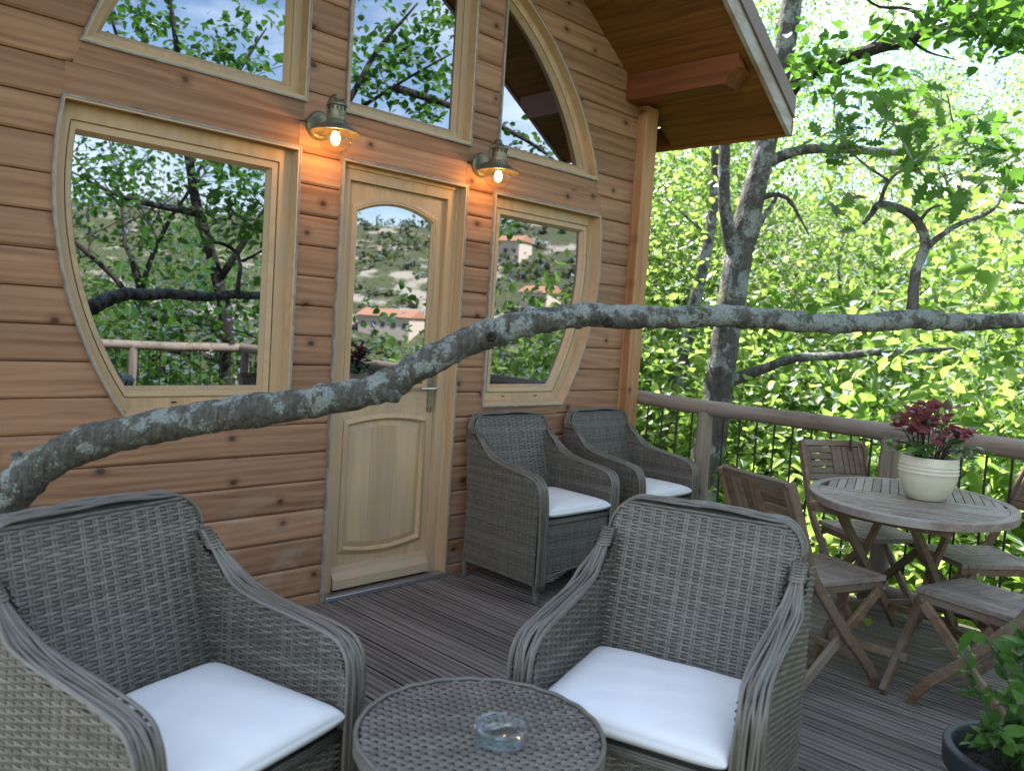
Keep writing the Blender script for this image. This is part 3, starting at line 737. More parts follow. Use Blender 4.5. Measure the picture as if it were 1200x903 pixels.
def make_chair():
    t = thing('wicker_armchair', '', 'armchair')
    bw = lambda z: .268+.012*(z-.45)/.45
    HB = .893; RC = .085
    # backrest
    g = G()
    def Sb(u, v):
        z = v; return Vector((u, back_y(z), z)), Vector((0, -1, 0))*-1 if False else Vector((0, .96, .27))
    def limb(v):
        w_ = bw(v)-.004; d = HB-.002-v
        if d < RC: w_ -= RC-math.sqrt(max(RC*RC-(RC-d)**2, 0))
        return (-w_, w_)
    g.cm = 0; weave(g, Sb, .425, HB-.002, limb, wd=.0075)
    def Sr(u, v): return Vector((u, rear_y(v), v)), Vector((0, -1, .05))
    def limr(v):
        w_ = bw(v)+.006; d = HB-.002-v
        if d < RC: w_ -= RC-math.sqrt(max(RC*RC-(RC-d)**2, 0))
        return (-w_, w_)
    weave(g, Sr, .085, HB-.002, limr, div=2)
    g.cm = 1
    sec = [(back_y(z)-.006, rear_y(z)+.006, z) for z in [.10, .40, .5, .6, .7, .8, .83, .85, .868, .880, .889]]
    V = []; 
    for a, b, z in sec:
        l = limr(z)[1]-.008
        a = max(a, b+.004) if z >= .40 else b+.02
        V += [(-l, a, z), (l, a, z), (l, b, z), (-l, b, z)]
    F = [(0, 3, 2, 1), tuple(len(V)-4+i for i in range(4))]
    for i in range(len(sec)-1):
        for j in range(4): F.append((i*4+j, i*4+(j+1) % 4, i*4+4+(j+1) % 4, i*4+4+j))
    g.add(V, F); g.cm = 0
    # rim bundle
    path = [(-bw(.78), .78), (-bw(.80), HB-RC)]
    path += [(-(bw(.85)-RC)-RC*math.cos(a), HB-RC+RC*math.sin(a)) for a in [math.pi/2*i/7 for i in range(8)]]
    path += [(-(bw(.85)-RC)+2*(bw(.85)-RC)*i/18, HB+.006*math.sin(math.pi*i/18)) for i in range(1, 18)]
    path += [((bw(.85)-RC)+RC*math.sin(a), HB-RC+RC*math.cos(a)) for a in [math.pi/2*i/7 for i in range(8)]]
    path += [(bw(.80), HB-RC), (bw(.78), .78)]
    path = smooth_path([Vector((x, 0, z)) for x, z in path], 2); P = []; A = []; Nn = []
    for i, q in enumerate(path):
        d = (path[min(i+1, len(path)-1)]-path[max(i-1, 0)]).normalized(); nn = Vector((-d.z, 0, d.x))
        yf, yr = back_y(q.z)+.004, rear_y(q.z)-.004
        P.append(Vector((q.x, (yf+yr)/2, q.z))); A.append(Vector((0, 1, 0))*((yf-yr)/2)/.03); Nn.append(nn)
    bundle(g, P, A, Nn, .03, 11, .0042, .30, 3)
    g.build('backrest', ['wicker', 'wicker_dark'], t, True)
    for s in (1, -1):
        g = G()
        zb = lambda y: .085+.022*(1-((y)/.30)**2)
        def So(u, v): return Vector((s*(AX+.004*math.sin(v*5)), u, v)), Vector((s, 0, 0))
        def limo(v):
            a = rear_y(v)+.002; b = arm_y_at(v)
            return (a, b) if b is not None and b-a > .02 else None
        weave(g, So, .095, .785, limo, rh=.0080, cp=.029, amp=.0027, wd=.0066, div=4)
        def Si(u, v): return Vector((s*(AX-AT), u, v)), Vector((-s, 0, 0))
        def limi(v):
            a = back_y(v)-.01; b = arm_y_at(v)
            return (a, b) if b is not None and b-a > .02 else None
        weave(g, Si, .40, .785, limi, rh=.0085, cp=.031, wd=.0071)
        g.cm = 1   # core
        zz = [.10, .3, .5, .56, .59, .61, .625, .64, .66, .69, .72, .74]; V = []
        for z in zz:
            a, b = rear_y(z)+.004, (arm_y_at(z) or 0)-.006
            V += [(s*(AX-.006), a, z), (s*(AX-.006), b, z), (s*(AX-AT+.006), b, z), (s*(AX-AT+.006), a, z)]
        F = [(0, 3, 2, 1), tuple(len(V)-4+i for i in range(4))]
        for i in range(len(zz)-1):
            for j in range(4): F.append((i*4+j, i*4+(j+1) % 4, i*4+4+(j+1) % 4, i*4+4+j))
        g.add(V, F); g.cm = 0
        P = [Vector((s*(AX-AT/2), p.y, p.z)) for p in arm_prof]; A = []; Nn = []
        for i in range(len(P)):
            d = (P[min(i+1, len(P)-1)]-P[max(i-1, 0)]).normalized(); wq = 1 if i < len(P)-14 else max(.45, (len(P)-i)/14)
            A.append(Vector((1, 0, 0))*wq); Nn.append(Vector((0, d.z, -d.y)))
        P2 = P[1:]; bundle(g, P2, A[1:], Nn[1:], AT/2+.002, 13, .0044, .22, 5+s)
        # wrapped end where the arm meets the back
        e0, e1 = P[-6], P[-1]
        for k in range(7):
            c = e0.lerp(e1, k/6+.05)+Vector((0, -.004, 0)); g.tube([c+Vector((.019*math.cos(q), .013*math.sin(q), 0)) for q in [2*math.pi*i/10 for i in range(11)]], .0042, 5)
        g.build('arm', ['wicker', 'wicker_dark'], t, True)
        for yy in (YF_-.018, rear_y(0)+.014):
            G().tube([(s*(AX-.026), yy, .004), (s*(AX-.026), yy, .012), (s*(AX-.026), yy, .13)], [.013, .016, .019], 12).build('leg', 'wicker', t, True, 50)
    g = G()
    def Sf(u, v): return Vector((u, YF_-.016, v)), Vector((0, 1, 0))
    def lim_f(v): 
        zlo = .105+.055*(1-0)  # arched lower edge
        w_ = AX-AT-.002
        return (-w_, w_)
    nrow = 0
    def limf(v):
        w_ = AX-AT-.002; h = (v-.095)/.05
        return (-w_, w_) if h >= 1 else None
    weave(g, Sf, .145, .407, limf, rh=.0080, cp=.029, amp=.0027, wd=.0066)
    for s in (1, -1):      # arched lower corners
        for i in range(5):
            z = .10+i*RH; x0 = .245; x1 = .245-.22*math.sqrt((i+1)/6)
            g.tube([(s*x0, YF_-.016, z), (s*x1, YF_-.016, z+.002)], .0042, 5)
    for k in range(3): g.tube([(-.252, YF_-.012, .400+k*.0075), (0, YF_-.010, .400+k*.0075), (.252, YF_-.012, .400+k*.0075)], .005, 6)
    g.tube([(x, YF_-.015, .148-.045*(x/.25)**2) for x in [-.25+.05*i for i in range(11)]], .0055, 6)
    g.cm = 1; g.box((-.25, -.19, .36), (.25, YF_-.024, .427)); g.box((-.25, YF_-.034, .15), (.25, YF_-.022, .362))
    g.build('seat_base', ['wicker', 'wicker_dark'], t, True)
    # cushion
    nx, ny = 36, 36; hw, y0, y1, zb, zt = .246, -.166, YF_+.004,   .424, .487; V = []; F = []
    rg = random.Random(2)
    def prof(a):        # 0..1 edge roundness
        return min(1, max(0, a))
    lay = []
    for top in (1, 0):
        for j in range(ny+1):
            for i in range(nx+1):
                x = math.sin(math.pi/2*(-1+2*i/nx)); y = math.sin(math.pi/2*(-1+2*j/ny)); e = (1-x**8)*(1-y**8)
                cx_ = x*hw*(1-.03*y); cy_ = (y0+y1)/2+y*(y1-y0)/2
                z = (zb+zt)/2+((zt-zb)/2*(max(e, 0)**.34)+.013*(1-x*x)*(1-y*y))*(1 if top else -1) if top else (zb+zt)/2-(zt-zb)/2*(max(e, 0)**.34)
                if top: z += (1-x**6)*(1-y**6)*(.0018*math.sin(x*9+y*3)+.0011*math.sin(y*13-x*4)*(1-abs(x))+.0016*math.sin(x*21+2*math.sin(y*5))*max(0, y-.6)*4)
                V.append((cx_, cy_, z))
    n1 = nx+1; off = n1*(ny+1)
    for q in (0, off):
        for j in range(ny):
            for i in range(nx): F.append((q+j*n1+i, q+j*n1+i+1, q+(j+1)*n1+i+1, q+(j+1)*n1+i))
    bd = [i for i in range(n1)]+[j*n1+nx for j in range(1, ny+1)]+[ny*n1+i for i in range(nx-1, -1, -1)]+[j*n1 for j in range(ny-1, 0, -1)]
    for a, b in zip(bd, bd[1:]+bd[:1]): F.append((a, b, b+off, a+off))
    cu = G().add(V, F).build('cushion', 'white', t, True)
    return t
ch = make_chair()
GA = 'grey wicker armchairs on the deck'
poses = [((1.143, -.372, 0), 178, 'grey wicker armchair against the cabin wall, right beside the door'),
         ((1.95, -.372, 0), 180, 'grey wicker armchair in the corner between cabin wall and log railing'),
         ((-1.421, -1.609, 0), -164.7, 'grey wicker armchair under the thick end of the lichen-covered limb'),
         ((-.39, -2.208, 0), 106.2, 'grey wicker armchair with its back to the folding wooden table set')]
for i, (loc, rz, lab) in enumerate(poses):
    if i == 0:
        ch.location = loc; ch.rotation_euler = (0, 0, math.radians(rz)); ch['label'] = lab; ch['group'] = GA
    else: dup(ch, loc, math.radians(rz), lab, GA)
# coffee table
CT = (-.996, -2.150, 0); CTR, CTH = .268, .51
ct = thing('wicker_side_table', 'low round woven wicker table holding a glass ashtray', 'table', CT)
g = G()
def St(u, v): return Vector((CT[0]+u, CT[1]+v, CTH)), Vector((0, 0, 1))
def limt(v):
    q = (CTR-.012)**2-v*v; return (-math.sqrt(q), math.sqrt(q)) if q > .0004 else None
ang = math.radians(-35); ca, sa = math.cos(ang), math.sin(ang)
def St(u, v): return Vector((CT[0]+u*ca-v*sa, CT[1]+u*sa+v*ca, CTH)), Vector((0, 0, 1))
weave(g, St, -CTR, CTR, limt, rh=.0135, cp=.0165, amp=.0034, wd=.0136, stake=False)
# cross strands
def St2(u, v): return Vector((CT[0]+v*ca-u*sa, CT[1]+v*sa+u*ca, CTH-.001)), Vector((0, 0, 1))
weave(g, St2, -CTR, CTR, limt, rh=.0165, cp=.0135, amp=-.0030, wd=.0150, stake=False)
g.cm = 1; g.lathe([(0, -.03), (CTR-.012, -.03), (CTR-.012, -.006), (0, -.006)], 48, (CT[0], CT[1], CTH)); g.cm = 0
for k in range(4):
    g.tube([(CT[0]+(CTR-.004)*math.cos(a)+0, CT[1]+(CTR-.004)*math.sin(a), CTH+.0035-k*.009+.0015*math.sin(a*22+k)) for a in [2*math.pi*i/90 for i in range(91)]], .0055, 6, cap=False)
g.build('table_top', ['wicker', 'wicker_dark'], ct, True)
g = G()
def Ss(u, v):
    r = CTR-.03-.045*math.sin(math.pi*min(1, v/CTH)); a = u/.25; nn = Vector((math.cos(a), math.sin(a), 0)); return Vector((CT[0], CT[1], v))+nn*r, nn
weave(g, Ss, .03, CTH-.04, lambda v: (0, 2*math.pi*.25), div=3)
g.cm = 1; g.lathe([(CTR-.045-.045*math.sin(math.pi*min(1, z/CTH)), z) for z in [.012+.04*i for i in range(11)]], 40, (CT[0], CT[1], 0))
g.build('table_drum', ['wicker', 'wicker_dark'], ct, True)
# ashtray
AC = (-.990, -2.206)
at_ = G().lathe([(a*.94, b*.94) for a, b in [(0, .0025), (.050, .0025), (.060, .005), (.0615, .012), (.0615, .036), (.059, .0385), (.054, .036), (.0525, .016), (.046, .011), (0, .010)]], 48, (*AC, CTH+.0035))
for i, p in enumerate(at_.v):
    a = math.atan2(p[1]-AC[1], p[0]-AC[0])
    if p[2] > CTH+.035:
        for c in (.4, 2.5, 4.6):
            d = (a-c+math.pi) % (2*math.pi)-math.pi
            if abs(d) < .17: at_.v[i] = (p[0], p[1], p[2]-.011*math.cos(d/.17*math.pi/2))
ash = at_.build('ashtray', 'clear', None, True, 40); tag(ash, 'small round clear glass ashtray with notched rim', 'ashtray')

# ------------------------------------------------------------------ folding table and chairs
def fold_chair():
    t = thing('folding_chair', '', 'chair')
    W2 = .195
    st = smooth_path([(0, -.390, .860), (0, -.347, .76), (0, -.296, .640), (0, -.230, .49), (0, -.125, .36), (0, -.020, .235), (0, .085, .13), (0, .150, .05), (0, .172, .004)], 4)
    for s in (1, -1):
        G().ribbon([(s*W2, p.y, p.z) for p in st], .042, .021).build('stile', 'teak', t, True, 30)
        G().bar((s*(W2-.024), .165, .405), (s*(W2-.024), -.265, .004), .040, .020).build('leg', 'teak', t)
        sr = G().box((s*(W2-.034)-.011-.010*s+.0, -.185, .405), (s*(W2-.034)+.011-.010*s, .195, .447), .003).build('seat_rail', 'teak', t)
        for y, z, xo in ((-.045, .268, .0115), (-.155, .42, .0115), (.150, .425, .0)):
            G().tube([(s*(W2+.0095), y, z), (s*(W2+.0130), y, z)], .0065, 8).build('bolt', 'alu', t, True, 50)
    G().bar((-W2, .105, .112), (W2, .105, .112), .028, .02, (0, 1, 0)).build('stretcher', 'teak', t)
    G().bar((-W2+.03, -.19, .075), (W2-.03, -.19, .075), .028, .02, (0, 1, 0)).build('stretcher', 'teak', t)
    # seat
    sx = .172
    G().box((-sx, .172, .438), (sx, .203, .462), .003).build('seat_frame', 'teak_top', t)
    G().box((-sx, -.200, .438), (sx, -.169, .462), .003).build('seat_frame', 'teak_top', t)
    for s in (1, -1):
        a, b = sorted((s*sx, s*(sx-.03))); G().box((a, -.168, .4375), (b, .171, .4615), .003).build('seat_frame', 'teak_top', t)
    G().box((-.014, -.168, .438), (.014, .171, .4615), .003).build('seat_frame', 'teak_top', t)
    for i in range(4):
        x0 = -.140+i*.0312; G().box((x0, -.167, .440), (x0+.0285, .170, .460), .0025).build('seat_slat', 'teak_top', t)
    for i in range(9):
        y0 = -.1665+i*.0375; G().box((.016, y0, .440), (.140, y0+.0345, .460), .0025).build('seat_slat', 'teak_top', t)
    # backrest panel leaning with the stiles
    def bp(x0, x1, h0, h1, nm, th=.020):
        g = G().box((x0, -th/2, h0), (x1, th/2, h1), .0025); d = Vector((0, .405, -.914)).normalized()
        n_ = Vector((0, d.z, -d.y)); V = []
        for x, y, h in g.v:
            q = Vector((0, -.392, .862))+d*(.235-h); V.append((x, q.y-n_.y*y+.0, q.z-n_.z*y))
        G().add(V, g.f).build(nm, 'teak', t)
    bw_ = .182
    bp(-bw_, bw_, .205, .238, 'back_frame'); bp(-bw_, bw_, .012, .045, 'back_frame')
    bp(-bw_, -bw_+.028, .046, .204, 'back_frame'); bp(bw_-.028, bw_, .046, .204, 'back_frame'); bp(-.016, .016, .046, .204, 'back_frame')
    for i in range(4): bp(.018, bw_-.030, .049+i*.039, .049+i*.039+.0335, 'back_slat', .014)
    for i in range(4): bp(-bw_+.031+i*.0345, -bw_+.031+i*.0345+.0295, .048, .202, 'back_slat', .014)
    return t
fc = fold_chair()
def ang_of(f): return math.atan2(f[1], f[0])-math.pi/2
GF = 'weathered folding chairs around the oval table'
FC = [((2.150, -1.755, 0), (-.52, -.85), 'folding slatted wooden chair whose back stands against the log railing post'),
      ((1.175, -1.92, 0), (.94, -.34), 'folding slatted wooden chair just behind the wicker armchair'),
      ((2.09, -2.27, 0), (-.80, .60), 'folding slatted wooden chair at the railing side of the table under the potted plant'),
      ((1.375, -2.52, 0), (.24, .97), 'folding slatted wooden chair beside the dark pot of green leaves')]
for i, (loc, f, lab) in enumerate(FC):
    if i == 0:
        fc.location = loc; fc.rotation_euler = (0, 0, ang_of(f)); fc['label'] = lab; fc['group'] = GF
    else: dup(fc, loc, ang_of(f), lab, GF)
TC = Vector((1.675, -2.09, 0)); TA = math.atan2(.343, .939); TAa, TBb, TH = .545, .425, .74
tb = thing('folding_table', 'weathered oval slatted wooden folding table with crossed legs', 'table', TC)
def tl(a, b, z): c, s = math.cos(TA), math.sin(TA); return (TC.x+a*c-b*s, TC.y+a*s+b*c, z)
g = G(); n = 72; loops = []
for (k, z) in ((0, TH-.032), (0, TH-.003), (.003, TH), (.040, TH), (.0405, TH-.030)):
    loops.append([tl((TAa-k)*math.cos(2*math.pi*i/n), (TBb-k)*math.sin(2*math.pi*i/n), z) for i in range(n)])
V = [p for l in loops for p in l]; m = len(loops)
g.add(V, [(i*n+j, i*n+(j+1) % n, ((i+1) % m)*n+(j+1) % n, ((i+1) % m)*n+j) for i in range(m) for j in range(n)])
g.build('table_rim', 'teak_top', tb, True, 30)
# slats: near half across, far half lengthwise, with a dividing rail
ia, ib = TAa-.0425, TBb-.0425
def slat_poly(fn0, fn1, lo, hi, along):
    pass
def ell_b(a): return ib*math.sqrt(max(0, 1-(a/ia)**2))
def ell_a(b): return ia*math.sqrt(max(0, 1-(b/ib)**2))
def slab_from(pts):
    nn = len(pts); V = [tl(a, b, TH-.001) for a, b in pts]+[tl(a, b, TH-.024) for a, b in pts]
    G().add(V, [tuple(range(nn)), tuple(range(2*nn-1, nn-1, -1))]+[(i, i+nn, (i+1) % nn+nn, (i+1) % nn) for i in range(nn)]).build('slat', 'teak_top', tb)
slab_from([(-.022, -ell_b(-.022)), (-.022, ell_b(-.022)), (.022, ell_b(.022)), (.022, -ell_b(.022))])
w_ = .038; b0 = -ib+.012
while b0+w_ < ib:      # far half: slats lengthwise
    b1 = b0+w_-.004
    q = [(.026, b0), (.026, b1)]+[(ell_a(b1+(b0-b1)*i/4), b1+(b0-b1)*i/4) for i in range(5)]
    if min(ell_a(b0), ell_a(b1)) > .04: slab_from(q)
    b0 += w_
a1 = -.026
while a1 > -ia+.03:    # near half: slats across
    a0 = max(a1-w_+.004, -ia+.004)
    q = [(a0+(a1-a0)*i/4, ell_b(a0+(a1-a0)*i/4)) for i in range(5)]+[(a1-(a1-a0)*i/4, -ell_b(a1-(a1-a0)*i/4)) for i in range(5)]
    slab_from(q); a1 -= w_
for yy, o_ in ((-1.93, 0), (-2.235, 0)):
    sg = 1 if yy > -2.1 else -1
    G().bar((1.29, yy, .705), (2.16, yy+.02, .012), .045, .024, (0, 1, 0)).build('leg', 'teak', tb)
    G().bar((1.22, yy+.03, .012), (2.06, yy+.045, .705), .045, .024, (0, 1, 0)).build('leg', 'teak', tb)
for xx in (1.30, 2.04): G().bar((xx, -1.80, .688), (xx, -2.38, .688), .034, .04, (1, 0, 0)).build('top_rail', 'teak', tb)
for xx, z in ((1.36, .13), (2.02, .13)): G().bar((xx, -1.91, z), (xx, -2.24, z), .034, .022, (1, 0, 0)).build('stretcher', 'teak', tb)

# ------------------------------------------------------------------ leaves
def leaf_mesh(name, L_, W_, m, fold=.25, curl=.15, lobes=None):
    prof = lobes or [(0, .02), (.12, .30), (.32, .9), (.55, 1.0), (.78, .68), (1, .03)]
    V = []; F = []
    for i, (t, ww) in enumerate(prof):
        y = t*L_; z = -curl*L_*t*t; h = ww*W_/2
        V += [(-h, y, z+h*fold), (0, y, z), (h, y, z+h*fold)]
    for i in range(len(prof)-1):
        a = i*3; F += [(a, a+1, a+4, a+3), (a+1, a+2, a+5, a+4)]
    me = bpy.data.meshes.new(name); me.from_pydata(V, [], F); me.materials.append(MT[m]); me.shade_smooth(); me.update(); return me
OAKL = [(0, .05), (.10, .08), (.19, .45), (.25, .20), (.38, .85), (.45, .36), (.58, 1.05), (.66, .45), (.79, .85), (.86, .38), (.95, .40), (1, .08)]
def rand_leaf(parent, me, pos, rg, up=.5, sc=(.8, 1.2), out=None, name='leaf'):
    d = Vector((rg.gauss(0, 1), rg.gauss(0, 1), rg.gauss(0, .6)))
    if out is not None: d = d*.6+out.normalized()*1.2
    d.normalize(); nz_ = Vector((rg.gauss(0, .6), rg.gauss(0, .6), 1)).normalized()
    x = d.cross(nz_).normalized(); z = x.cross(d)
    o = bpy.data.objects.new(name, me); COL.objects.link(o); o.parent = parent
    if parent.type == 'EMPTY': o.matrix_parent_inverse = Matrix.Translation(-parent.location)
    s = rg.uniform(*sc); R_ = Matrix((x, d, z)).transposed().to_4x4(); R_.translation = pos; o.matrix_basis = R_ @ Matrix.Scale(s, 4); return o
def many_leaves(name, pts, size, m, seed, parent=None, dirs=None, aspect=.74, flat=.55):
    """numpy: pts (n,3); each leaf folded pair of quads"""
    rg = np.random.default_rng(seed); n = len(pts); P = np.asarray(pts, float)
    d = rg.normal(size=(n, 3)); d[:, 2] = d[:, 2]*.6-.25; d /= np.linalg.norm(d, axis=1)[:, None]
    nz_ = rg.normal(size=(n, 3))*flat; nz_[:, 2] += 1; x = np.cross(d, nz_); x /= np.linalg.norm(x, axis=1)[:, None]; z = np.cross(x, d)
    s = rg.uniform(size[0], size[1], n)[:, None]; w_ = s*aspect*.5
    b = P; tip = P+d*s-z*s*.12
    l1 = P+d*s*.30-x*w_*.85+z*w_*.3; l2 = P+d*s*.66-x*w_*.8+z*w_*.22; r1 = P+d*s*.30+x*w_*.85+z*w_*.3; r2 = P+d*s*.66+x*w_*.8+z*w_*.22
    V = np.stack([b, l1, l2, tip, r2, r1], 1).reshape(-1, 3); k = np.arange(n)[:, None]*6
    F = np.concatenate([k+np.array([[0, 1, 2, 3]]), k+np.array([[0, 3, 4, 5]])], 1).reshape(-1)
    me = bpy.data.meshes.new(name); me.vertices.add(len(V)); me.vertices.foreach_set('co', V.reshape(-1))
    me.loops.add(len(F)); me.loops.foreach_set('vertex_index', F.astype(np.int32)); nf = n*2
    me.polygons.add(nf); me.polygons.foreach_set('loop_start', (np.arange(nf)*4).astype(np.int32))
    me.materials.append(MT[m]); me.update(calc_edges=True); me.validate()
    o = bpy.data.objects.new(name, me); COL.objects.link(o)
    if parent is not None:
        o.parent = parent
        if parent.type == 'EMPTY': o.matrix_parent_inverse = Matrix.Translation(-parent.location)
    return o

# ------------------------------------------------------------------ the limb crossing the deck
LP = [(-95, 760, 2.35, .080), (-40, 650, 2.38, .075), (5, 588, 2.42, .070), (40, 552, 2.48, .064), (100, 520, 2.56, .060), (180, 500, 2.66, .058), (270, 485, 2.76, .0585), (360, 472, 2.88, .0575), (440, 456, 2.98, .061),
      (490, 430, 3.06, .060), (545, 402, 3.16, .058), (590, 386, 3.26, .061), (640, 375, 3.38, .056), (690, 369, 3.5, .053), (745, 372, 3.62, .055), (800, 372, 3.72, .052), (850, 370, 3.8, .054), (905, 374, 3.9, .052), (960, 379, 3.98, .051), (1010, 379, 4.05, .050), (1075, 374, 4.12, .053), (1130, 378, 4.2, .047), (1200, 374, 4.28, .046), (1300, 362, 4.4, .043), (1420, 350, 4.6, .036), (1560, 325, 4.8, .025)]
def limb_depth(px): return float(np.interp(px, [-95, 5, 270, 440, 600, 850, 1000, 1200, 1560], [2.36, 2.36, 2.42, 2.46, 2.52, 2.62, 2.76, 2.98, 3.3]))
LP = [(a, b, limb_depth(a), .92*r*limb_depth(a)/d) for a, b, d, r in LP]
lp3 = [at(a, b, d) for a, b, d, r in LP]
base = lp3[0]; pre = [Vector((-2.20, -.62, -3.5)), Vector((-2.17, -.64, -1.6)), Vector((-2.05, -.66, -.3))]
lm = thing('oak_limb', 'long lichen-covered oak limb sweeping across the deck in front of door and windows', 'limb', lp3[4])
full = pre+[p for p in lp3[1:]]; rads = [.15, .12, .095]+[r for a, b, d, r in LP[1:]]
P = smooth_path(full, 14); rr_ = [r.x for r in smooth_path([Vector((r, 0, 0)) for r in rads], 14)]
rg = random.Random(12); wv = [[rg.uniform(-1, 1) for _ in range(20)] for _ in range(len(P))]
for _ in range(2): wv = [[(wv[i][j]*2+wv[max(i-1, 0)][j]+wv[min(i+1, len(P)-1)][j]+wv[i][(j+1) % 20]+wv[i][j-1])/6 for j in range(20)] for i in range(len(P))]
G().tube(P, [r*(1+.025*math.sin(i*.4)+.02*math.sin(i*1.13)) for i, r in enumerate(rr_)], 20, wob=lambda i, j: 1+.30*wv[i][j]).build('bough', 'bark_lichen', lm, True)
# knots and stub
k0 = at(458, 466, 2.44); G().tube([k0+UP*.028-RT*.03, k0+UP*.010, k0-UP*.001+RT*.022-FW*.012], [.030, .026, .016], 14).build('knot', 'bark_lichen', lm, True)
for (px, py, d, r) in ((712, 376, 2.525, .015), (575, 394, 2.46, .013)):
    c = at(px, py, d); G().lathe([(r*.4, 0), (r*.75, .012), (r, .006), (r*1.3, -.012)], 14, tuple(c), M=Matrix((RT, UP, -FW)).transposed()).build('knot', 'bark_dark', lm, True)
c = at(26, 545, 2.37); G().tube([c, c+UP*.035-RT*.02], [.022, .014], 8).build('stub', 'bark_lichen', lm, True)
def pix_tube(pts, name, m, parent, seg=9, n=5):
    pts = [(a, b, d, r*.66) for a, b, d, r in pts]
    Q = smooth_path([at(a, b, d) for a, b, d, r in pts], n); R_ = [q.x for q in smooth_path([Vector((r, 0, 0)) for a, b, d, r in pts], n)]
    return G().tube(Q, R_, seg, wob=lambda i, j: 1+.06*math.sin(i*1.7+j*2.1)).build(name, m, parent, True), Q
D0 = 2.86
sub = [[(1070, 372, D0, .034), (1070, 345, D0, .028), (1074, 315, D0, .026), (1084, 288, D0-.02, .025), (1080, 268, D0-.04, .024), (1068, 252, D0-.08, .022), (1050, 243, D0-.12, .020), (1030, 240, D0-.16, .018), (1022, 250, D0-.18, .014), (1012, 262, D0-.2, .009)],
       [(1086, 290, D0, .020), (1100, 278, D0+.05, .016), (1125, 262, D0+.10, .014), (1160, 248, D0+.16, .012), (1172, 232, D0+.2, .011), (1180, 208, D0+.22, .008), (1172, 195, D0+.22, .006)],
       [(1075, 262, D0-.05, .010), (1090, 245, D0-.1, .007), (1105, 240, D0-.1, .004)],
       [(1030, 240, D0-.16, .010), (1042, 212, D0-.2, .008), (1070, 190, D0-.2, .006), (1100, 170, D0-.1, .004)],
       [(1042, 212, D0-.2, .007), (1010, 190, D0-.26, .005), (985, 165, D0-.3, .003)],
       [(1070, 190, D0-.2, .006), (1050, 150, D0-.2, .004), (1030, 110, D0-.2, .003)],
       [(1180, 208, D0+.22, .007), (1150, 180, D0+.2, .005), (1120, 150, D0+.1, .004), (1110, 110, D0, .003)],
       [(1172, 232, D0+.2, .009), (1200, 238, D0+.25, .008), (1240, 240, D0+.3, .006)]]
anch = []
for s_ in sub:
    _, q = pix_tube(s_, 'twig', 'bark', lm); anch += q[len(q)//3:]
oak = [leaf_mesh('oak_leaf', .115, .085, 'leaf_oak', .18, .12, OAKL), leaf_mesh('oak_leaf', .10, .07, 'leaf_oak', .3, .25, OAKL), leaf_mesh('oak_leaf', .085, .065, 'leaf_oak', .1, .05, OAKL)]
rg = random.Random(21)
clus = [(992, 155, 20), (985, 165, 8), (1010, 130, 16), (1040, 115, 14), (1075, 100, 8), (1075, 150, 22), (1110, 150, 22), (1140, 160, 22), (1165, 185, 22), (1190, 170, 14), (1060, 185, 16), (1095, 195, 16), (1130, 200, 20), (1160, 215, 14), (1195, 215, 14), (985, 185, 10), (1005, 255, 8), (975, 250, 4), (1100, 245, 8), (1140, 250, 5), (1195, 250, 6), (1085, 95, 5)]
for px, py, n in clus:
    for _ in range(int(n*1.0)):
        c = at(max(962, px+rg.gauss(0, 17)), py+rg.gauss(0, 15), D0+rg.gauss(0, .15)); rand_leaf(lm, rg.choice(oak), c, rg, name='leaf', sc=(.56, .86))
for px, py in ((815, 362), (815, 350), (940, 352), (948, 372), (1165, 365), (1160, 380), (845, 365), (1100, 350), (1190, 372)):
    rand_leaf(lm, oak[2], at(px, py, limb_depth(px)-.03), rg, name='leaf', sc=(.5, .7))

# ------------------------------------------------------------------ pots and plants
PB = Vector((1.70, -2.145, TH+.001))
pt = thing('flower_pot', 'cream ribbed ceramic pot standing on the oval wooden table', 'pot', PB)
pr = [(0, .0), (.088, .0), (.096, .005), (.118, .040), (.136, .085), (.147, .120), (.1485, .138), (.1525, .142), (.1485, .149), (.1485, .157), (.1520, .161), (.1480, .167), (.1475, .176), (.1500, .180), (.1465, .186), (.1455, .214), (.142, .222), (.132, .222), (.129, .212), (.129, .195), (0, .192)]
pr = [(a*.82, b*.86) for a, b in pr]
G().lathe(pr, 56, tuple(PB)).build('bowl', 'cream', pt, True, 50)
G().lathe([(0, .176), (.06, .178), (.1045, .174)], 24, tuple(PB)).build('soil', 'soil', pt, True)
rp_ = thing('red_leaf_plant', 'bushy dark red leafed plant growing in the cream pot', 'plant', PB+Vector((0, 0, .172)))
rl_ = [leaf_mesh('red_leaf', .055, .030, 'leaf_red', .25, .2, [(0, .05), (.15, .5), (.3, .9), (.4, .6), (.55, 1.0), (.68, .6), (.82, .6), (1, .05)]), leaf_mesh('red_leaf', .045, .026, 'leaf_red', .3, .1)]
gl_ = leaf_mesh('green_leaf', .045, .026, 'leaf_green', .25, .2)
rg = random.Random(5); g = G()
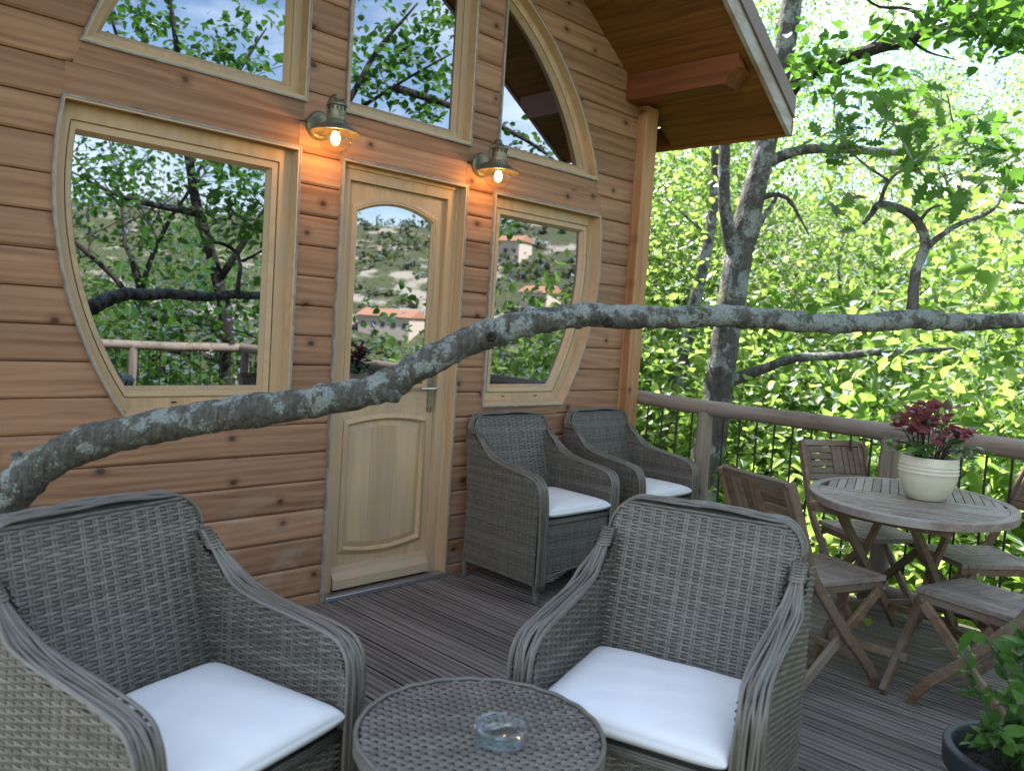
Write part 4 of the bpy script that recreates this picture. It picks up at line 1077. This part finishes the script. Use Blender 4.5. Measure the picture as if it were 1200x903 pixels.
for k in range(52):
    a = 2.4*k+rg.uniform(-.3, .3); el = math.radians(rg.uniform(2, 88)); rr2 = rg.uniform(.12, .205); h = .015+rr2*1.22*math.sin(el); sp_ = rr2*math.cos(el)*1.05
    top = PB+Vector((sp_*math.cos(a), sp_*math.sin(a), .172+h)); b = PB+Vector((.05*math.cos(a), .05*math.sin(a), .172)); P_ = smooth_path([b, b.lerp(top, .5)+Vector((0, 0, .03)), top], 4)
    g.tube(P_, .0020, 5); dd = (top-b).normalized()
    red = h > .12+rg.uniform(-.04, .03)
    for q in range(6):
        t = 1 if q < 4 else rg.uniform(.4, .8); p = P_[min(int(t*len(P_)), len(P_)-1)]+Vector((rg.gauss(0, .006), rg.gauss(0, .006), rg.gauss(0, .006)))
        th = q*1.26+k; rand_leaf(rp_, rg.choice(rl_) if red else gl_, p, rg, out=dd*.5+Vector((math.cos(th), math.sin(th), .1)), sc=(.8, 1.4))
g.build('stems', 'bark_dark', rp_, True)
# dark pot lower right
DP = Vector((.245, -2.905, 0.004)); DPH = .36
dp = thing('plant_pot', 'dark grey round planter on the deck, full of soil', 'pot', DP)
G().lathe([(0, 0), (.12, 0), (.128, .008), (.175, DPH-.07), (.178, DPH-.062), (.190, DPH-.058), (.193, DPH-.004), (.189, DPH), (.172, DPH), (.168, DPH-.006), (.160, DPH-.09), (0, DPH-.095)], 56, tuple(DP)).build('planter', 'darkpot', dp, True, 40)
so_ = G(); rg = random.Random(3)
for r_ in range(1, 9):
    pass
so_.lathe([(0, DPH-.055), (.05, DPH-.05), (.10, DPH-.058), (.166, DPH-.062)], 40, tuple(DP)); so_.build('soil', 'soil', dp, True)
for _ in range(70):
    a, q = rg.uniform(0, 6.28), .155*math.sqrt(rg.random()); c = DP+Vector((q*math.cos(a), q*math.sin(a), DPH-.052)); s = rg.uniform(.004, .010)
    G().bar(c-Vector((s*1.4, rg.uniform(-s, s), rg.uniform(-.003, .003))), c+Vector((s*1.4, rg.uniform(-s, s), rg.uniform(-.003, .004))), s*1.2, s*.8, (0, 0, 1), .0008).build('bark_chip', 'bark_dark', dp)
gp = thing('green_shrub', 'glossy green leafed shrub growing in the dark planter', 'plant', DP+Vector((0, 0, DPH-.05)))
gl2 = [leaf_mesh('glossy_leaf', .085, .032, 'leaf_green', .3, .25), leaf_mesh('glossy_leaf', .07, .030, 'leaf_green', .2, .1), leaf_mesh('glossy_leaf', .060, .024, 'leaf_green', .35, .35)]
g = G(); rg = random.Random(17)
for k in range(34):
    a = rg.uniform(0, 6.28); sp_ = rg.uniform(.05, .27); h = rg.uniform(.05, .33)*(1.15-sp_*1.4)
    b = DP+Vector((.07*rg.uniform(-1, 1)+.03, .07*rg.uniform(-1, 1), DPH-.06)); top = DP+Vector((sp_*math.cos(a)+.06, sp_*math.sin(a)-.02, DPH+h)); P_ = smooth_path([b, b.lerp(top, .55)+Vector((0, 0, .04)), top], 4)
    g.tube(P_, .0024, 5); dd = (P_[-1]-P_[-3]).normalized()
    for q in range(9):
        i_ = int(rg.uniform(.3, 1)**.6*(len(P_)-1)); p = P_[i_]; th = q*2.4+k; oo = dd*.7+Vector((math.cos(th), math.sin(th), .25))
        rand_leaf(gp, rg.choice(gl2), p, rg, out=oo, sc=(.7, 1.2))
g.build('stems', 'leaf_green', gp, True)

# ------------------------------------------------------------------ trees and shrubs
def grow(rg, p, d, length, r, lvl, maxl, segs, anchors, wander=.25, kids=(2, 4), up=.1):
    n = max(4, int(length/.35)); P = [p.copy()]; dd = d.normalized()
    for i in range(n):
        dd = (dd+Vector((rg.gauss(0, wander), rg.gauss(0, wander), rg.gauss(0, wander*.7)+up))*.35).normalized(); P.append(P[-1]+dd*(length/n))
    R_ = [r*(1-.75*i/n) for i in range(n+1)]; segs.append((P, R_))
    if lvl >= maxl: anchors += P[n//3:]; return
    for _ in range(rg.randint(*kids)+(1 if lvl == 0 else 0)):
        i = rg.randint(int(n*(.35 if lvl else .4)), n); ax = Vector((rg.gauss(0, 1), rg.gauss(0, 1), rg.gauss(.15, .5))).normalized()
        nd = (dd*.55+ax*.8).normalized(); grow(rg, P[i], nd, length*rg.uniform(.45, .7), R_[i]*.62, lvl+1, maxl, segs, anchors, wander*1.15, kids, up)
    anchors += P[-2:]
def tree_proto(name, label, cat, seed, height, r, barkm, leafm, lsize, nleaf, spread, maxl=3, group=None, kids=(3, 4), lean=(0, 0), nstem=1, flat=.55, up=.1):
    rg = random.Random(seed); t = thing(name, label, cat, (0, 0, 0), group); segs = []; an = []
    for s in range(nstem):
        a = 6.28*s/max(1, nstem)+rg.uniform(-.4, .4); sp_ = 0 if nstem == 1 else rg.uniform(.15, .75)
        grow(rg, Vector((0, 0, -.3)), Vector((lean[0]+sp_*math.cos(a), lean[1]+sp_*math.sin(a), 1)), height*rg.uniform(.75, 1), r, 0, maxl, segs, an, .25, kids, up)
    g = G()
    for P_, R_ in segs: g.tube(P_, R_, 8 if R_[0] > .05 else 5, cap=False)
    g.build('trunk' if nstem == 1 else 'stems', barkm, t, True)
    rn = np.random.default_rng(seed); A = np.array([tuple(a) for a in an]); idx = rn.integers(0, len(A), nleaf)
    pts = A[idx]+rn.normal(size=(nleaf, 3))*spread*np.array([1, 1, .75]); 
    many_leaves('crown', pts, lsize, leafm, seed+1, t, flat=flat); return t
GS = 'big-leafed shrubs crowding the outside of the railing'
shA = tree_proto('leafy_shrub', 'tall shrub with large bright green leaves outside the railing', 'shrub', 31, 3.4, .035, 'bark', 'leaf_bright', (.055, .13), 11000, .28, 2, GS, (3, 4), nstem=6)
shB = tree_proto('leafy_shrub', 'wide shrub with pointed yellow-green leaves outside the railing', 'shrub', 32, 2.8, .03, 'bark', 'leaf_bright', (.04, .10), 15000, .30, 2, 'yellow-green shrubs beyond the railing', (3, 4), nstem=7)
trA = tree_proto('slender_tree', 'slender grey-trunked tree with light spring foliage in the wood', 'tree', 41, 8.5, .11, 'bark', 'leaf_mid', (.045, .095), 16000, .45, 3, 'spring-green trees of the wood', (3, 4), (.05, .02))
trB = tree_proto('slender_tree', 'spreading young tree with yellow-green foliage in the wood', 'tree', 44, 7.0, .09, 'bark', 'leaf_bright', (.045, .095), 16000, .45, 3, 'yellow-green young trees of the wood', (3, 5), (-.06, .05))
used = set()
def put(proto, x, y, rz, sc, lab=None, grp=None, dz=0):
    loc = (x, y, hgt(x, y)+dz)
    if proto.name not in used:
        used.add(proto.name); proto.location = loc; proto.rotation_euler = (0, 0, rz); proto.scale = (sc,)*3; return proto
    return dup(proto, loc, rz, lab, grp, sc)
rg = random.Random(77)
for pr_ in (shA, shB, trA, trB):
    for c in pr_.children: c.matrix_parent_inverse = Matrix.Identity(4)
# shrubs right outside the railing
for x, y, s, pr_ in [(4.3, -2.2, 1.05, shA), (5.2, -3.4, .95, shB), (4.9, -.9, 1.0, shB), (6.2, -1.9, 1.3, shA), (6.6, .3, 1.25, shB), (5.6, 1.4, 1.1, shA), (4.2, 1.9, 1.0, shB), (7.8, -2.9, 1.1, shB), (7.9, -.6, 1.4, shA),
                     (4.6, 3.6, 1.2, shA), (6.4, 3.2, 1.3, shB), (8.2, 1.8, 1.4, shB), (3.6, 5.6, 1.2, shB), (5.4, 5.6, 1.4, shA), (9.6, -4.6, 1.0, shA), (9.8, -2.0, 1.5, shB), (6.9, -4.6, .92, shA), (9.9, .6, 1.5, shA), (8.6, 4.4, 1.5, shB), (7.0, 6.2, 1.5, shA)]:
    put(pr_, x, y, rg.uniform(0, 6.28), s)
for x, y, s, pr_ in [(9.5, 3.0, .9, trA), (12.5, -1.0, .62, trB), (8.0, 7.5, 1.0, trA), (5.2, 9.0, 1.1, trB), (10.5, 6.5, 1.1, trB), (14, 3.5, .75, trA), (9.5, 11, 1.2, trB),
                     (17, 1.0, .85, trB), (17, 6.5, .95, trB), (15, 11, 1.3, trA), (12.8, -5.8, .55, trA), (21, 4.5, 1.0, trA), (25, 9, 1.2, trA), (26, 1, .95, trB), (31, 5, 1.15, trA), (24, -4, .85, trB)]:
    put(pr_, x, y, rg.uniform(0, 6.28), s)
# big forked tree behind the railing corner
mt = thing('forked_tree', 'grey forked tree trunk rising just behind the railing corner and past the eave', 'tree', at(840, 470, 7.0))
gb = at(825, 640, 6.95); gz = hgt(gb.x, gb.y)-.2
stem1 = [(Vector((gb.x-.25, gb.y-.1, gz)), .20), (Vector((gb.x-.10, gb.y-.05, -1.2)), .16)]+[(at(a, b, d), r) for a, b, d, r in [(822, 580, 6.95, .135), (836, 500, 7, .125), (846, 430, 7, .118), (855, 365, 7, .112), (864, 310, 7, .115), (870, 278, 7, .112), (882, 230, 7, .100), (895, 180, 7, .092), (909, 110, 7, .092), (922, 40, 7, .088), (935, -40, 7, .08), (960, -160, 7, .065), (975, -320, 7.1, .04)]]
def tube_of(lst, name, m, parent, seg=16, n=5):
    Q = smooth_path([p for p, r in lst], n); R_ = [q.x for q in smooth_path([Vector((r, 0, 0)) for p, r in lst], n)]
    rg = random.Random(len(lst)); W_ = [[rg.uniform(-1, 1) for _ in range(seg)] for _ in Q]
    return G().tube(Q, R_, seg, wob=lambda i, j: 1+.06*W_[i][j]).build(name, m, parent, True)
tube_of(stem1, 'trunk', 'bark', mt)
PL = lambda pts: [(at(a, b, d), r) for a, b, d, r in pts]
tube_of(PL([(862, 300, 6.98, .065), (852, 262, 6.9, .055), (848, 220, 6.85, .048), (849, 170, 6.85, .045), (846, 120, 6.85, .043), (835, 0, 6.9, .036), (815, -150, 7, .03)]), 'fork', 'bark', mt)
for pts in ([(925, 110, 6.95, .055), (940, 92, 6.8, .055), (985, 70, 6.6, .050), (1030, 56, 6.4, .046), (1085, 40, 6.2, .042), (1150, 16, 6.0, .036), (1230, -30, 5.8, .028)],
            [(900, 190, 7, .05), (930, 178, 6.9, .042), (965, 174, 6.8, .04), (1010, 176, 6.6, .035), (1060, 180, 6.5, .025), (1110, 190, 6.4, .012)],
            [(858, 445, 7, .06), (885, 436, 6.9, .045), (930, 420, 6.7, .036), (985, 417, 6.5, .033), (1030, 412, 6.4, .028), (1085, 410, 6.3, .022), (1120, 408, 6.3, .008)],
            [(880, 285, 7, .04), (890, 262, 6.95, .028), (905, 240, 6.9, .018), (912, 225, 6.9, .008)],
            [(890, 232, 7, .03), (910, 228, 6.9, .02), (925, 235, 6.9, .016), (940, 260, 6.9, .01), (948, 275, 6.9, .005)],
            [(1085, 40, 6.2, .02), (1078, 20, 6.2, .015), (1060, 10, 6.2, .012), (1030, 8, 6.3, .01), (1010, -5, 6.3, .008)],
            [(1000, 66, 6.55, .012), (1030, 45, 6.5, .008), (1050, 20, 6.5, .005)], [(1070, 50, 6.3, .012), (1090, 62, 6.2, .008), (1120, 70, 6.1, .004)]):
    tube_of(PL(pts), 'branch', 'bark' if pts[0][1] > 150 else 'bark_dark', mt, 10)
rn = np.random.default_rng(3); pts = []
for px, py, sx_, n in ((1150, 20, 35, 160), (1190, 30, 30, 160), (1130, 5, 25, 60), (1060, 30, 30, 60), (960, 60, 25, 60), (1010, 95, 22, 60), (1230, 10, 40, 150), (945, 85, 14, 40), (1140, -40, 60, 200), (1000, -60, 60, 150), (880, -60, 60, 150)):
    for _ in range(n): pts.append(tuple(at(px+rn.normal()*sx_, py+rn.normal()*18, (5.9 if px > 1100 else 6.4)+rn.normal()*.3)))
many_leaves('crown', pts, (.07, .13), 'leaf_oak', 8, mt)
st = thing('thin_tree', 'thin leaning grey tree trunk beside the forked tree', 'tree', at(785, 520, 9))
q = at(775, 600, 9.0); tube_of([(Vector((q.x-.1, q.y, hgt(q.x, q.y)-.2)), .09)]+PL([(772, 600, 9, .075), (785, 500, 9, .07), (800, 430, 9, .07), (813, 360, 9, .068), (828, 295, 9, .06), (836, 240, 9, .055), (838, 180, 9, .05), (832, 90, 9, .04), (828, -60, 9, .02)]), 'trunk', 'bark', st, 12)
tube_of(PL([(830, 285, 9, .035), (822, 270, 9, .022), (805, 255, 9.1, .015), (795, 245, 9.1, .008)]), 'branch', 'bark', st, 8)
pts = [tuple(at(800+rn.normal()*45, 200+rn.normal()*120, 9.2+rn.normal()*.6)) for _ in range(900)]
many_leaves('crown', pts, (.06, .11), 'leaf_bright', 9, st)
# ---- trees and slope seen in the window reflections (valley side)
oakR = tree_proto('spreading_oak', 'spreading oak with dark branches beyond the valley-side railing', 'tree', 52, 6.4, .20, 'bark_dark', 'leaf_oak', (.08, .13), 4200, .34, 3, None, (4, 5), (-.1, .15), up=.05)
for c in oakR.children: c.matrix_parent_inverse = Matrix.Identity(4)
oakR.location = (3.9, -11.0, hgt(3.9, -11)); oakR.scale = (1.25,)*3
def refl(px, py, d): q = at(px, py, d); return Vector((q.x, -q.y, q.z))
sp2 = thing('sparse_oak', 'tall open oak with thin limbs reaching over the valley-side railing', 'tree', refl(275, 420, 11.0))
b0 = refl(275, 420, 11.0); limbs = [[(b0.x, b0.y, hgt(b0.x, b0.y)-.2), tuple(refl(272, 420, 11)), tuple(refl(262, 330, 10.8)), tuple(refl(240, 250, 10.5)), tuple(refl(225, 160, 10.2)), tuple(refl(215, 60, 10)), tuple(refl(200, -30, 9.8))],
    [tuple(refl(262, 330, 10.8)), tuple(refl(330, 230, 10.4)), tuple(refl(400, 150, 10.0)), tuple(refl(470, 100, 9.8)), tuple(refl(540, 60, 9.6))],
    [tuple(refl(400, 150, 10.0)), tuple(refl(450, 60, 9.8)), tuple(refl(500, 0, 9.6))], [tuple(refl(470, 100, 9.8)), tuple(refl(560, 130, 9.8)), tuple(refl(640, 170, 10)), tuple(refl(690, 215, 10))],
    [tuple(refl(225, 160, 10.2)), tuple(refl(280, 90, 10)), tuple(refl(320, 30, 10))], [tuple(refl(225, 160, 10.2)), tuple(refl(160, 80, 10)), tuple(refl(130, 0, 9.8))], [tuple(refl(240, 250, 10.5)), tuple(refl(150, 230, 10.4)), tuple(refl(90, 200, 10.3))]]
for i, lb in enumerate(limbs):
    Q = smooth_path([Vector(p) for p in lb], 5); r0 = .11 if i == 0 else .05; G().tube(Q, [r0*(1-.8*k/(len(Q)-1)) for k in range(len(Q))], 8).build('trunk' if i == 0 else 'limb', 'bark_dark', sp2, True)
rn = np.random.default_rng(23); pts = []
for px, py, sg, n in ((150, 15, 18, 260), (190, 25, 16, 220), (250, 55, 22, 300), (300, 70, 20, 260), (220, 80, 16, 160), (290, 20, 20, 160), (440, 100, 16, 220), (490, 40, 22, 420), (520, 90, 18, 360), (460, 70, 18, 260), (505, 130, 16, 240), (430, 50, 14, 120), (530, 20, 18, 260), (600, 165, 18, 200), (640, 175, 16, 180), (600, 262, 10, 110), (140, 200, 22, 260), (110, 230, 16, 160), (260, 190, 22, 260), (290, 210, 16, 200)):
    for _ in range(int(n*.34)): pts.append(tuple(refl(px+rn.normal()*sg, py+rn.normal()*sg*.8, 10+rn.normal()*.35)))
many_leaves('crown', pts, (.08, .14), 'leaf_oak', 24, sp2)
for x, y, s, pr_ in [(1.5, -9.5, 1.2, shA), (3.0, -9, 1.2, shB), (-.8, -9.8, 1.2, shB), (6.0, -11.5, .8, shA), (9, -12, .75, shB), (12, -13.5, .85, shA), (8.0, -15.5, .85, shB), (0.8, -13, 1.4, shA), (14.5, -11.0, .85, shB), (16, -15, .9, shB)]:
    put(pr_, x, y, rg.uniform(0, 6.28), s, 'large-leafed green shrub below the valley-side railing' if pr_ is shA else 'small-leafed green shrub below the valley-side railing', 'large-leafed shrubs below the valley side' if pr_ is shA else 'small-leafed shrubs below the valley side')
for x, y, s, pr_ in [(.5, -16, .6, trA), (3.5, -19, .65, trB), (-3, -15, 1.0, trB), (7.5, -22, .75, trA), (-6, -12, 1, trA), (-8, -18, 1.1, trB)]:
    put(pr_, x, y, rg.uniform(0, 6.28), s, 'slender tree on the slope below the valley-side railing' if pr_ is trA else 'spreading young tree on the slope below the valley-side railing', 'slender trees on the valley slope' if pr_ is trA else 'young trees on the valley slope')
# scrub on the far hillside: one mass
rn = np.random.default_rng(11); cs = []
while len(cs) < 1500:
    a = math.radians(rn.uniform(-85, -20)); d = rn.uniform(60, 330); x, y = d*math.cos(a), d*math.sin(a)
    cs.append((x, y, hgt(x, y), rn.uniform(1.2, 3.2)))
pts = []
for x, y, z, s in cs:
    q = rn.normal(size=(16, 3))*s*np.array([.5, .5, .42])+np.array([x, y, z+s*.5]); pts += [tuple(v) for v in q]
sc_ = many_leaves('hillside_scrub', pts, (.9, 1.8), 'leaf_scrub', 12, None, aspect=.9); sc_['kind'] = 'stuff'; sc_['label'] = 'scrub and small trees covering the far hillside'
# houses on the far hillside
def house(px, py, depth, w_, d_, h_, label, roofm='tiles', nwin=4):
    D = ray(px, py); p = CAM+D*depth; x, y = p.x, -p.y; z = hgt(x, y)
    t = thing('hillside_house', label, 'house', (x, y, z), 'houses on the far hillside'); ang = math.atan2(-y, -x)+math.pi/2+.5
    c, s = math.cos(ang), math.sin(ang)
    def T(g): g.v = [(x+a*c-b*s, y+a*s+b*c, z+q) for a, b, q in g.v]; return g
    T(G().box((-w_/2, -d_/2, -4), (w_/2, d_/2, h_))).build('wall', 'plaster', t)
    g = G(); o_ = .5; g.add([(-w_/2-o_, -d_/2-o_, h_+.02), (w_/2+o_, -d_/2-o_, h_+.02), (w_/2+o_, d_/2+o_, h_+.02), (-w_/2-o_, d_/2+o_, h_+.02), (-w_/2-o_, 0, h_+1.8), (w_/2+o_, 0, h_+1.8)], [(0, 1, 5, 4), (2, 3, 4, 5), (0, 4, 3), (1, 2, 5), (0, 3, 2, 1)]); T(g).build('roof', roofm, t)
    for sy in (-1, 1):
        for f in range(max(1, int(h_/2.8))):
            for i in range(nwin):
                xx = -w_/2+w_*(i+.5)/nwin; yy = sy*(d_/2+.03); T(G().box((xx-.5, yy-.05, f*2.8+.9), (xx+.5, yy+.05, f*2.8+2.1))).build('window', 'darkglass', t)
house(460, 378, 190, 13, 8, 3.4, 'wide low pale house with tiled roof on the far hillside', nwin=5)
house(634, 347, 195, 7.5, 7, 5.8, 'two-storey pale house with tiled roof on the far hillside', nwin=3)
house(598, 322, 235, 9, 7, 4.2, 'small pale house higher up on the far hillside', nwin=3)
